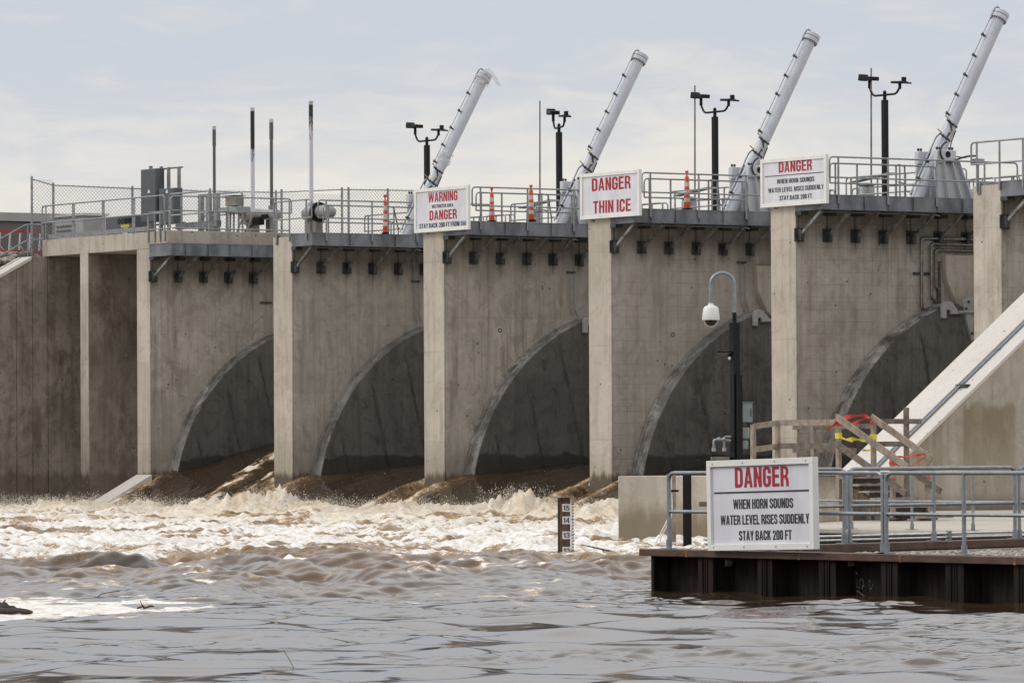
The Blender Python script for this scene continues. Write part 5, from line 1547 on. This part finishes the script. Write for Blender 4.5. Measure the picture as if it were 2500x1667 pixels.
# black column and bent white pipes beside the block wall
tag(obj('steel_column', MB().box((81.03, -33.86, -0.6), (81.15, -33.74, 1.56)), 'black', None, 0.006, (81.08, -33.8, 0)), 'black steel column at the corner behind the near railing', 'column')
tag(obj('timber_post', MB().obox(Vector((80.95, -33.95, 0.5)) - RV * 0.06, RV * 0.05, FV * 0.05, (0, 0, 1.05)), 'wood', None, 0, (80.9, -34, 0)), 'grey timber post left of the black column behind the near railing', 'post')
tag(obj('timber_rail', MB().obox(Vector((81.35, -33.25, 0.98)) + RV * 0.12, RV * 0.5, FV * 0.03, (0, 0, 0.045)), 'wood_dark', None, 0, (81.4, -33.2, 0.98)), 'short dark timber rail right of the black column', 'rail')
tag(obj('rusty_bin', MB().obox(Vector((81.45, -33.0, 0.2)) + RV * 0.25, RV * 0.45, FV * 0.05, (0, 0, 0.36)), 'rust', None, 0, (81.5, -33, 0)), 'rusty brown steel plate behind the conduits left of the near sign', 'steel plate')
t = thing('bent_conduit', 'two white plastic conduits bending down to the water by the railing corner', 'conduit', (81.7, -34.6, 0.3))
pA, pB, pC, pD, pE = Vector((81.72, -34.65, 1.55)), Vector((81.71, -34.63, 0.806)), Vector((81.53, -34.88, 0.20)), Vector((81.576, -34.81, 0.275)), Vector((81.815, -34.45, 0.271))
obj('conduit', MB().tube(bend([pA, pB, pC], 0.1, 4), 0.014, 8), 'pvc', t)
obj('conduit', MB().tube(bend([pA + RV * 0.03, pB + RV * 0.04, pD, pE], 0.12, 4), 0.014, 8), 'pvc', t)
obj('conduit_hook', MB().obox(pA + RV * 0.1 + Vector((0, 0, -0.31)), RV * 0.07, FV * 0.02, (0, 0, 0.02)), 'black', t)

# ------------------------------------------------------------------ wooden stairs and platform
PA = Vector((71.497, -22.961, 0))
PB = PA + B_ * 1.13
PC = PA + A_ * 1.535
PD = PC + B_ * 1.13
Zv = lambda z: Vector((0, 0, z))
t = thing('timber_stairs', 'weathered timber steps with plank rails going down to the paved apron', 'stairs', tuple(PA + Zv(0.45)))
for p, zt, zb in ((PA, 2.76, 0.46), (PB, 2.70, 0.46), (PC, 1.95, 0.46), (PD, 1.97, 0.46)):
    obj('post', MB().obox(p + Zv((zt + zb) / 2), A_ * 0.045, B_ * 0.045, Zv((zt - zb) / 2)), 'wood', t)
dr = (Vector((0, 0, 1.90)) + PC - PA - Zv(2.73))
for p, off, ext, mm in ((PA - B_ * 0.07, 0, 1.32, 'wood'), (PA - B_ * 0.07, -0.58, 1.28, 'wood_dark'), (PB - B_ * 0.07, 0.0, 1.12, 'wood'), (PB - B_ * 0.07, -0.55, 1.28, 'wood_dark')):
    a, b = p + Zv(2.70 + off) - A_ * 0.0, p + Zv(2.70 + off) + dr * ext
    obj('sloping_rail', MB().bar(tuple(a), tuple(b), 0.04, 0.14), mm, t)
for i, (z, s_) in enumerate(((1.39, 0.0), (1.235, 0.30), (1.09, 0.62), (0.94, 0.94), (0.77, 1.26), (0.61, 1.58))):
    c = PA + A_ * (s_ + 0.14) + B_ * 0.565 + Zv(z)
    tr = obj('tread', MB().obox(c, A_ * 0.16, B_ * 0.60, Zv(0.022)), 'wood', t)
    obj('riser_shade', MB().obox(c + A_ * 0.10 - Zv(0.07), A_ * 0.012, B_ * 0.55, Zv(0.05)), 'gauge_post', tr)  # very dark boards standing for the shadow in the open risers
for w_ in (0.08, 1.05):
    a, b = PA + B_ * w_ + Zv(1.20), PA + B_ * w_ + A_ * 1.75 + Zv(0.46)
    obj('stringer', MB().bar(tuple(a), tuple(b), 0.04, 0.24), 'gauge_wood', t)
t = thing('timber_platform', 'weathered timber platform railing left of the steps, behind the near DANGER sign', 'platform', tuple(PA + Zv(1.4)))
PF = PA - A_ * 1.77
PG = PF - B_ * 0.78
PH = PB - A_ * 1.75
obj('floor_boards', MB().prism([tuple(v + Zv(1.435)) for v in (PA + B_ * 1.13, PA, PF, PF + B_ * 1.13)], [tuple(v + Zv(1.475)) for v in (PA + B_ * 1.13, PA, PF, PF + B_ * 1.13)]), 'wood', t)
for p, zt in ((PF, 2.62), (PG, 2.54), (PH, 2.50)):
    obj('post', MB().obox(p + Zv((zt + 1.2) / 2), A_ * 0.045, B_ * 0.045, Zv((zt - 1.2) / 2)), 'wood', t)
obj('rail', MB().bar(tuple(PF + Zv(2.58)), tuple(PA + Zv(2.58)), 0.04, 0.13), 'wood', t)
obj('rail', MB().bar(tuple(PF + Zv(2.08)), tuple(PA + Zv(2.08)), 0.04, 0.12), 'wood_dark', t)
obj('rail', MB().bar(tuple(PG + Zv(2.50)), tuple(PF + Zv(2.58)), 0.04, 0.12), 'wood', t)
obj('rail', MB().bar(tuple(PG + Zv(2.00)), tuple(PF + Zv(2.07)), 0.04, 0.12), 'wood', t)
obj('rail', MB().bar(tuple(PH - A_ * 0.6 + Zv(2.49)), tuple(PB + Zv(2.50)), 0.04, 0.11), 'wood_dark', t)
obj('rail', MB().bar(tuple(PH - A_ * 0.6 + Zv(1.98)), tuple(PB - A_ * 0.5 + Zv(1.98)), 0.04, 0.10), 'wood_dark', t)
t = thing('timber_barrier', 'tall timber post with two cross boards right of the steps', 'barrier', tuple(PB + B_ * 1.08 + Zv(0.45)))
PE_ = PB + B_ * 1.08
obj('post', MB().obox(PE_ + Zv(1.68), A_ * 0.045, B_ * 0.045, Zv(1.22)), 'wood_dark', t)
obj('cross_board', MB().bar(tuple(PB + B_ * 0.03 + A_ * 0.06 + Zv(2.60)), tuple(PB + B_ * 1.50 + A_ * 0.06 + Zv(2.60)), 0.04, 0.11), 'wood_dark', t)
obj('cross_board', MB().bar(tuple(PB + B_ * 0.03 + A_ * 0.06 + Zv(2.11)), tuple(PB + B_ * 1.04 + A_ * 0.06 + Zv(2.11)), 0.04, 0.11), 'wood_dark', t)
t = thing('loose_boards', 'loose planks lying on the paving at the foot of the timber steps', 'planks', tuple(PC + Zv(0.47)))
for i, (s_, w_, z, L) in enumerate(((0.35, 0.5, 0.50, 0.55), (0.5, 0.75, 0.55, 0.6), (0.1, 0.3, 0.52, 0.5))):
    c = PC + A_ * s_ + B_ * w_ + Zv(z)
    obj('plank', MB().obox(c, (B_ * 0.9 + A_ * 0.25 * (i - 1)) * L, A_ * 0.09, Zv(0.022)), 'wood' if i < 2 else 'wood_dark', t)


def ribbon(name, label, pts, w, m, seed, loops=()):
    """a hanging strip of tape, with a little thickness, that twists along its length"""
    rnd = random.Random(seed)
    pts = [Vector(p) for p in pts]
    dense = []
    for i in range(len(pts) - 1):
        for k in range(8):
            dense.append(pts[i].lerp(pts[i + 1], k / 8))
    dense.append(pts[-1])
    a0 = rnd.random() * 2
    vs, fs = [], []
    n = len(dense)
    for i, p in enumerate(dense):
        tt = (dense[min(i + 1, n - 1)] - dense[max(i - 1, 0)]).normalized()
        s_ = tt.cross(Vector((0, 0, 1)))
        s_ = s_.normalized() if s_.length > 0.05 else Vector((1, 0, 0))
        u = s_.cross(tt)
        an = 0.9 * math.sin(i * 0.35 + a0)
        ww = w * (0.75 + 0.25 * math.sin(i * 0.5 + a0))
        d = (u * math.cos(an) + s_ * math.sin(an)) * ww / 2
        e = tt.cross(d).normalized() * 0.002
        vs += [p + d + e, p - d + e, p - d - e, p + d - e]
    for i in range(n - 1):
        for k in range(4):
            a, b = i * 4 + k, i * 4 + (k + 1) % 4
            fs.append((a, b, b + 4, a + 4))
    mb = MB().add(vs, fs)
    for c in loops:
        c = Vector(c)
        mb.obox(c, A_ * 0.053, B_ * 0.053, Zv(w * 0.55))
    return tag(obj(name, mb, m, None, 0, tuple(pts[0])), label, 'barrier tape', 'barrier tapes on the timber steps')


ribbon('barrier_tape', 'red printed tape strung between the two upper posts of the steps', [PA - B_ * 0.3 - A_ * 0.05 + Zv(2.42), PA - B_ * 0.06 + Zv(2.57), PA + B_ * 0.35 - A_ * 0.04 + Zv(2.70), PA + B_ * 0.8 + Zv(2.73), PB - B_ * 0.06 + Zv(2.66)], 0.10, 'tape_red', 1, (PA + Zv(2.56), PB + Zv(2.60)))
ribbon('barrier_tape', 'second red tape sagging just below the first between the upper posts', [PA + Zv(2.60), PA + B_ * 0.45 - A_ * 0.1 + Zv(2.52), PA + B_ * 0.8 - A_ * 0.05 + Zv(2.63), PB - B_ * 0.02 + Zv(2.66)], 0.06, 'tape_red', 5)
ribbon('barrier_tape', 'yellow printed tape drooping between the upper posts of the steps', [PA - B_ * 0.05 + Zv(2.29), PA + B_ * 0.28 + Zv(2.20), PA + B_ * 0.55 + Zv(2.21), PA + B_ * 0.85 + Zv(2.20), PB - B_ * 0.03 + Zv(2.28)], 0.11, 'tape_yellow', 2, (PA + Zv(2.29), PB + Zv(2.26)))
ribbon('barrier_tape', 'short yellow tape end left on the second upper post', [PB - B_ * 0.35 + Zv(1.98), PB - B_ * 0.2 + Zv(1.97), PB - B_ * 0.03 + Zv(1.98)], 0.06, 'tape_yellow', 3)
ribbon('barrier_tape', 'red tape pulled tight between the two lower posts of the steps', [PC + Zv(1.84), PC + B_ * 0.4 + Zv(1.83), PC + B_ * 0.8 + Zv(1.86), PD + Zv(1.90)], 0.06, 'tape_red', 7, (PC + Zv(1.70),))
ribbon('barrier_tape', 'red tape hanging in a low vee between the two lower posts', [PC + Zv(1.70), PC + B_ * 0.30 + Zv(1.62), PC + B_ * 0.5 + Zv(1.59), PC + B_ * 0.8 + Zv(1.72), PD + Zv(1.86)], 0.035, 'tape_red', 8, (PD + Zv(1.36), PC + Zv(1.36)))

# ------------------------------------------------------------------ water
def perlin(x, y, seed):
    rng = np.random.RandomState(seed)
    perm = rng.permutation(512)
    ang = rng.rand(512) * 2 * np.pi
    gx, gy = np.cos(ang), np.sin(ang)
    xi, yi = np.floor(x).astype(np.int64), np.floor(y).astype(np.int64)
    xf, yf = x - xi, y - yi
    u = xf * xf * xf * (xf * (xf * 6 - 15) + 10)
    v = yf * yf * yf * (yf * (yf * 6 - 15) + 10)

    def g(ix, iy, dx, dy):
        h = perm[(perm[ix & 511] + iy) & 511]
        return gx[h] * dx + gy[h] * dy
    a = g(xi, yi, xf, yf)
    b = g(xi + 1, yi, xf - 1, yf)
    c = g(xi, yi + 1, xf, yf - 1)
    d = g(xi + 1, yi + 1, xf - 1, yf - 1)
    return ((a + u * (b - a)) * (1 - v) + (c + u * (d - c)) * v) * 1.5


def P(x, y, s, seed):
    return perlin(x / s + seed * 7.3, y / s + seed * 3.1, seed)


def sm(a, b, v):
    t_ = np.clip((v - a) / (b - a), 0, 1)
    return t_ * t_ * (3 - 2 * t_)


PLUMES = [(-3.2, -4.6, 0.35, 0.9), (3.3, -4.8, 0.25, 1.2), (8.1, -4.5, 0.32, 0.9), (13.4, -4.4, 0.25, 1.2), (15.1, -4.6, 0.45, 0.9), (17.3, -4.5, 0.6, 0.9), (19.9, -4.6, 0.28, 1.0), (25.2, -4.8, 0.25, 1.6), (30.2, -4.8, 0.3, 0.9), (31.7, -4.6, 0.62, 0.8), (33.2, -4.6, 0.35, 0.8), (37.5, -4.4, 0.25, 0.7)]


def river(x, y):
    """height, foam and aeration of the river surface"""
    fx, fy = float(FWD.x), float(FWD.y)
    d = (x - CAM.x) * fx + (y - CAM.y) * fy          # distance across the river from the near bank
    wob = P(x, y, 9.0, 61) * 8 + P(x, y, 3.0, 62) * 4
    dd = d + wob
    turb = sm(86, 95, dd)
    chop = sm(66, 79, d + P(x, y, 7, 63) * 6) * (1 - 0.65 * turb)
    calm = 1 - sm(70, 86, dd)
    # long smooth swell reflecting the sky
    wx, wy = x + 0.7 * P(x, y, 3.1, 1), y + 0.7 * P(x, y, 3.1, 2)
    r2 = 1 - np.abs(P(wx, wy, 2.3, 4)) * 1.6
    h = calm * (0.060 * P(wx, wy, 5.2, 3) + 0.060 * r2 + 0.046 * P(wx, wy, 1.1, 5) + 0.0022 * P(x, y, 0.33, 6))
    patch = sm(-0.12, 0.42, P(x, y, 4.6, 8) + 0.5 * sm(56, 72, d))
    h += calm * (0.05 + 0.95 * patch) * (0.034 * P(wx, wy, 0.62, 7) + 0.020 * P(x, y, 0.25, 9) + 0.006 * P(x, y, 0.11, 10))
    rg = 1 - np.abs(P(wx, wy, 4.2, 11)) * 1.3
    h += chop * (0.36 * (rg - 0.62) + 0.22 * P(wx, wy, 1.9, 12) + 0.10 * (0.3 - np.abs(P(x, y, 0.8, 13))) + 0.05 * P(wx, wy, 0.42, 14) + 0.022 * P(x, y, 0.19, 15))
    bil = np.abs(P(wx, wy, 2.4, 21)) * 1.4
    bil2 = np.abs(P(wx, wy, 0.95, 22)) * 1.4
    h += turb * (0.17 * P(x, y, 4.4, 20) + 0.19 * (bil - 0.35) + 0.12 * (bil2 - 0.3) + 0.10 * (np.abs(P(x, y, 0.42, 23)) - 0.2) + 0.055 * P(x, y, 0.2, 24))
    h -= 0.07 * turb
    # breaking water along the foot of the dam
    yc = -4.6 + 1.6 * P(x, y * 0, 6.0, 31)
    fz = np.exp(-((y - yc) / 2.6) ** 2)
    fz2 = np.exp(-((y + 10) / 4.0) ** 2)
    b1 = 1 - np.abs(P(wx, wy, 1.3, 32)) * 1.8
    b2 = 1 - np.abs(P(x, y, 0.55, 33)) * 1.8
    b3 = np.abs(P(x, y, 0.24, 34))
    burst = 0.25 + 0.9 * sm(-0.05, 0.5, P(x, y * 0.4, 4.5, 35)) + 0.35 * sm(20, 34, x)
    lim = sm(-9.0, -5.5, x) * (1 - sm(54, 62, x))
    h += lim * (fz * (0.02 + burst * (0.17 * np.clip(b1, 0, 1) + 0.13 * np.clip(b2, 0, 1) + 0.26 * b3)) + fz2 * (0.10 * np.clip(b1, 0, 1) + 0.06 * b2))
    # thrown up plumes in front of the piers
    rid = 1 - np.abs(P(x, y, 0.5, 36)) * 1.7
    for (px, py, ph, pw) in PLUMES:
        g_ = np.exp(-((x - px) / pw) ** 2 - ((y - py) / 0.9) ** 2)
        h += g_ * ph * (0.45 + 0.45 * np.clip(rid, 0, 1) + 0.55 * b3)
    # foam cover
    front = sm(92, 116, dd)
    cov = 0.30 + 0.37 * front + 0.28 * P(x, y, 7.5, 41) + 0.50 * P(wx, wy, 2.6, 42) + 0.28 * P(wx, wy, 1.0, 43)
    foam = turb * np.clip(cov + 0.28 * lim * fz + 0.35 * (bil2 - 0.3) * 0.6, 0.03, 1.0)
    # foam raft drifting at left, and small breaking crests
    ex, ey = x - 103.4, y + 59.2
    a_, b_ = ex * fx + ey * fy, ex * 0.5525 + ey * 0.8335
    lace = np.abs(P(x, y, 0.45, 56)) * 1.3 + np.abs(P(x, y, 0.18, 57)) * 0.6
    raft = np.clip(1.25 - 0.55 * lace - np.sqrt((a_ / 4.3) ** 2 + ((b_ + 0.8) / 2.6) ** 2) + 0.5 * P(x, y, 1.8, 51) + 0.3 * P(x, y, 0.5, 52), 0, 1)
    foam = np.maximum(foam, np.clip(raft * 2.2, 0, 1))
    h = h * (1 - 0.8 * np.clip(raft * 1.5, 0, 1)) + 0.045 * np.clip(raft * 2, 0, 1) + np.clip(raft * 2, 0, 1) * (0.035 * P(x, y, 0.8, 55) + 0.02 * np.abs(P(x, y, 0.25, 53)))
    crest = chop * sm(0.10, 0.2, h) * sm(0.05, 0.45, P(x, y, 4.2, 54)) * np.clip(1.0 - 1.5 * np.abs(P(x, y, 0.5, 58)) - np.abs(P(x, y, 0.2, 59)), 0, 1) * 0.75
    foam = np.maximum(foam, crest)
    fil = sm(0.84, 0.97, 1 - np.abs(P(wx, wy, 2.4, 64)) - 0.25 * np.abs(P(x, y, 0.4, 66))) * sm(-0.2, 0.3, P(x, y, 6.0, 65) + 0.3 * sm(70, 90, d)) * sm(56, 70, d) * (1 - turb)
    foam = np.maximum(foam, 0.62 * fil)
    aer = np.clip(0.05 * calm + chop * (0.40 + 0.6 * P(wx, wy, 2.2, 16)) + turb * 0.9, 0, 1)
    gg = np.exp(-((x - 76.6) / 3.0) ** 2 - ((y + 33.6) / 2.0) ** 2)
    h = h * (1 - 0.75 * gg) - 0.06 * gg
    # quiet water beside the landing piling
    near = np.exp(-(np.maximum(0, np.abs(y + 48.6) - 0.2) / 1.2) ** 2) * sm(99, 101, x)
    h = h * (1 - 0.45 * near)
    return h, foam, aer


def grid_obj(name, X, Y, Z, foam, aer, m='water', keep=None):
    nr, nc = X.shape
    me = bpy.data.meshes.new(name)
    co = np.stack([X.ravel(), Y.ravel(), Z.ravel()], 1).astype(np.float32)
    idx = np.arange(nr * nc).reshape(nr, nc)
    f = np.stack([idx[:-1, :-1], idx[:-1, 1:], idx[1:, 1:], idx[1:, :-1]], -1).reshape(-1, 4)
    if keep is not None:
        kq = (keep[:-1, :-1] & keep[:-1, 1:] & keep[1:, 1:] & keep[1:, :-1]).ravel()
        f = f[kq]
    me.vertices.add(len(co))
    me.vertices.foreach_set('co', co.ravel())
    me.loops.add(f.size)
    me.loops.foreach_set('vertex_index', f.ravel().astype(np.int32))
    me.polygons.add(len(f))
    me.polygons.foreach_set('loop_start', np.arange(0, f.size, 4, dtype=np.int32))
    me.update(calc_edges=True)
    for nm_, arr in (('foam', foam), ('aeration', aer)):
        at_ = me.attributes.new(nm_, 'FLOAT', 'POINT')
        at_.data.foreach_set('value', arr.ravel().astype(np.float32))
    me.shade_smooth()
    me.materials.append(M[m])
    o = bpy.data.objects.new(name, me)
    COL.objects.link(o)
    return struct(o)


# the river: finer towards the near bank, coarser with distance
s0, s1 = 24.0, 205.0
rows = [s0]
while rows[-1] < s1:
    rows.append(rows[-1] + max(0.045, rows[-1] * 0.00105))
rows = np.array(rows)
ncol = 560
tt_ = np.linspace(-1, 1, ncol)
D_, T_ = np.meshgrid(rows, tt_, indexing='ij')
Lh = 0.112 * D_ + 5.5
Xw = CAM.x + FWD.x * D_ + 0.5525 * T_ * Lh
Yw = CAM.y + FWD.y * D_ + 0.8333 * T_ * Lh
hw, fw_, aw = river(Xw, Yw)
inside = (Yw > 0.6) | (Xw < -7.7) | ((Xw > 58.6) & (Yw > -13.0))
grid_obj('river', Xw, Yw, hw, fw_, aw, 'water', ~inside)
# the rest of the river out to the far distance
ox = np.array([-400, -60, -7.7, 20, 60, 100, 140, 200, 400, 900], float)
oy = np.array([-900, -400, -200, -150, -120, -90, -60, -30, 0.0], float)
OX, OY = np.meshgrid(ox, oy)
grid_obj('river_far', OX, OY, OX * 0 - 0.35, OX * 0, OX * 0 + 0.2)


def sheet(k):
    """water pouring over the lowered gate of bay k"""
    xa, xb = piers[k][1] - 0.02, (k + 1) * S + 0.02
    ys = np.linspace(-3.6, 9.0, 190)
    xs = np.linspace(xa - 0.5, xb + 0.6, 190)
    X, Y = np.meshgrid(xs, ys)
    kp = ([-3.6, -2.4, -1.2, -0.2, 0.8, 2.6, 4.5, 9.0], [-0.75, -0.15, 0.35, 0.78, 1.25, 1.88, 2.35, 3.0]) if k == 0 else ([-3.6, -2.4, -1.2, -0.4, 0.36, 1.3, 2.5, 3.9, 5.2, 9.0], [-0.75, -0.10, 0.42, 0.72, 0.97, 1.23, 1.44, 1.58, 1.66, 1.75])
    Z = np.interp(Y, *kp)
    for _ in range(3):
        Z[1:-1] = (Z[:-2] + Z[1:-1] + Z[2:]) / 3
    side = np.maximum(sm(xb - 0.25, xb + 0.5, X), sm(xa + 0.1, xa - 0.45, X)) * sm(0.12, -0.1, Y)
    ks = k * 13
    bulge = np.exp(-((X - xa - 0.4) / 0.75) ** 2) * sm(2.2, 0.2, Y) * 0.28 + np.exp(-((xb - X) / 1.1) ** 2) * sm(4.5, 0.5, Y) * 0.30
    Z = Z + bulge * (0.8 + 0.35 * P(X * 1.5, Y * 0.6, 0.8, 71 + ks)) + 0.030 * P(X, Y * 0.2, 1.2, 72 + ks) + 0.010 * P(X, Y * 0.12, 0.35, 73 + ks)
    edge = np.clip(np.exp(-((X - xa - 0.35) / 0.6) ** 2) * sm(1.8, -0.6, Y) * 0.62 + np.exp(-((xb - X) / 1.0) ** 2) * sm(3.2, 0.0, Y) * 0.66, 0, 1)
    rough = edge * (0.07 * np.abs(P(X, Y * 0.4, 0.35, 74 + ks)) + 0.035 * P(X, Y * 0.5, 0.16, 75 + ks))
    Z = Z + rough * 1.6
    foam = edge * (0.52 + 0.6 * P(X, Y * 0.3, 0.42, 76 + ks)) + 0.45 * sm(-1.0, -2.6, Y) * (0.8 + P(X, Y, 0.8, 77 + ks))
    if k == 0:
        ln = np.exp(-((X - xa - 3.3 - 0.55 * (4 - Y)) / 0.55) ** 2) * sm(8, 3, Y)
        ln2 = np.exp(-((X - xa - 5.6 - 0.5 * (4 - Y)) / 0.35) ** 2) * sm(8, 3, Y) * 0.8
        l_ = np.maximum(ln, ln2)
        foam = np.maximum(foam, l_ * (0.50 + 0.7 * P(X, Y * 0.6, 0.45, 78)))
        Z = Z + l_ * (0.07 + 0.08 * P(X, Y, 0.4, 79) + 0.05 * P(X, Y, 0.18, 81))
    aer = np.clip(-0.02 + 0.6 * edge + 0.25 * P(X, Y * 0.2, 1.5, 80 + ks), 0, 1)
    Z = Z * (1 - side) - 0.6 * side
    grid_obj('spillway_water', X, Y, Z, np.clip(foam, 0, 1), aer)


for k in range(6):
    sheet(k)

# flying drops and torn spray
rs = np.random.RandomState(5)
pp, rr = [], []


def jet(x, y, hgt, wid, n, lean):
    """drops thrown up along curved paths from one spot"""
    nj = max(3, int(n / 28))
    for _ in range(nj):
        vx, vy = rs.normal(0, wid) + lean, rs.normal(0, 0.35)
        top = hgt * rs.uniform(0.35, 1.0)
        x0, y0 = x + rs.normal(0, wid * 0.55), y + rs.normal(0, 0.4)
        u = rs.rand(28) * rs.uniform(0.6, 1.25)
        z = 0.08 + top * (1 - (2 * u - 1) ** 2)
        j = 0.035 + 0.06 * u
        pp.append(np.stack([x0 + vx * u + rs.normal(0, 1, 28) * j, y0 + vy * u + rs.normal(0, 1, 28) * j, z + rs.normal(0, 1, 28) * j], 1))
        rr.append(0.0035 + 0.013 * rs.rand(28) ** 3)


for i in range(330):
    jet(rs.uniform(-6, 46), rs.uniform(-7.5, -2.6), rs.uniform(0.2, 0.6), rs.uniform(0.2, 0.6), rs.uniform(120, 260), rs.normal(0, 0.3))
for (x, y, hgt, wid) in [(px, py + 0.2, 0.25 + ph * 1.25, 0.25 + pw * 0.35) for (px, py, ph, pw) in PLUMES]:
    for q in range(5):
        jet(x + rs.normal(0, 0.4), y + rs.normal(0, 0.4), hgt * rs.uniform(0.6, 1), wid, 900, rs.normal(0, 0.35))
n_ = 1800
pp.append(np.stack([rs.uniform(-6.5, 45, n_), rs.uniform(-8, -1.0, n_), 0.2 + np.abs(rs.normal(0, 0.5, n_))], 1))
rr.append(0.003 + 0.007 * rs.rand(n_) ** 2)
pp, rr = np.concatenate(pp), np.concatenate(rr)
ok = pp[:, 2] > 0.0
pp, rr = pp[ok], rr[ok]
n_ = len(rr)
dirs = np.array([(1, 0, 0), (-1, 0, 0), (0, 1, 0), (0, -1, 0), (0, 0, 1), (0, 0, -1)], float)
V_ = pp[:, None, :] + dirs[None] * (rr[:, None] * rs.uniform(0.6, 1.4, (n_, 6)))[:, :, None]
F_ = np.array([(0, 2, 4), (2, 1, 4), (1, 3, 4), (3, 0, 4), (2, 0, 5), (1, 2, 5), (3, 1, 5), (0, 3, 5)])
F_ = (F_[None] + 6 * np.arange(n_)[:, None, None]).reshape(-1, 3)
me = bpy.data.meshes.new('spray')
me.vertices.add(n_ * 6)
me.vertices.foreach_set('co', V_.astype(np.float32).ravel())
me.loops.add(F_.size)
me.loops.foreach_set('vertex_index', F_.astype(np.int32).ravel())
me.polygons.add(len(F_))
me.polygons.foreach_set('loop_start', np.arange(0, F_.size, 3, dtype=np.int32))
me.update(calc_edges=True)
me.materials.append(M['spray'])
o = bpy.data.objects.new('spray', me)
COL.objects.link(o)
o['kind'] = 'stuff'
tag(o, 'white drops of spray flying above the foam at the foot of the dam', 'spray')
print('drops', n_)

# driftwood
t = thing('branch', 'thin dark forked branch in the water beside the staff gauge', 'branch', (78.4, -34, 0.1))
obj('main_stem', MB().tube([(77.85, -34.0, 0.19), (78.1, -34.0, 0.165), (78.55, -34.0, 0.11), (79.1, -34.0, 0.05), (79.6, -34.0, 0.0)], [0.008, 0.012, 0.017, 0.02, 0.02], 8), 'twig', t)
obj('side_twig', MB().tube([(78.57, -34.0, 0.11), (78.60, -34.0, 0.06), (78.64, -34.02, -0.02)], [0.012, 0.01, 0.008], 7), 'twig', t)
rd = random.Random(21)
for (cx_, cy_, L_, r_, az, lab) in ((104.45, -60.55, 0.75, 0.042, 0.55, 'thickest dark log in the foam raft at the left edge'), (103.2, -60.0, 0.5, 0.03, 0.75, 'dark stick behind the log at the left edge of the foam raft'),
                                    (102.3, -59.5, 0.4, 0.028, 0.4, 'short dark stick farther back in the foam raft at left'), (103.7, -58.2, 0.22, 0.015, 1.1, 'tiny dark twig in the middle of the foam raft')):
    pts_ = []
    n0 = 9
    for i in range(n0):
        f_ = i / (n0 - 1) - 0.5
        pts_.append((cx_ + math.cos(az) * L_ * f_ + rd.gauss(0, 0.012), cy_ + math.sin(az) * L_ * f_ + rd.gauss(0, 0.012), 0.065 + rd.gauss(0, 0.012) + 0.02 * math.cos(f_ * 3)))
    dm_ = MB().tube(pts_, [r_ * rd.uniform(0.6, 1.25) * (0.5 if i in (0, n0 - 1) else 1) for i in range(n0)], 8)
    k_ = rd.randrange(2, 6)
    dm_.tube([pts_[k_], tuple(Vector(pts_[k_]) + Vector((rd.gauss(0, 0.05), rd.gauss(0, 0.05), 0.07)))], [r_ * 0.5, r_ * 0.25], 6)
    tag(obj('driftwood', dm_, 'twig', None, 0, (cx_, cy_, 0.05)), lab, 'driftwood', 'driftwood in the foam raft')
tag(obj('reed_stem', MB().tube(bend([(98.62, -56.1, 0.0), (98.66, -56.05, 0.09), (98.85, -55.85, 0.13)], 0.08, 5), 0.006, 6), 'twig', None, 0, (98.7, -56, 0)), 'curved reed stem poking up behind the foam raft', 'reed')
tag(obj('reed_stem', MB().tube([(121.3, -66.7, 0.0), (120.2, -66.0, 0.06), (119.2, -65.5, 0.17)], 0.004, 6), 'twig', None, 0, (120, -66, 0)), 'thin leaning reed stem in the nearest water', 'reed')
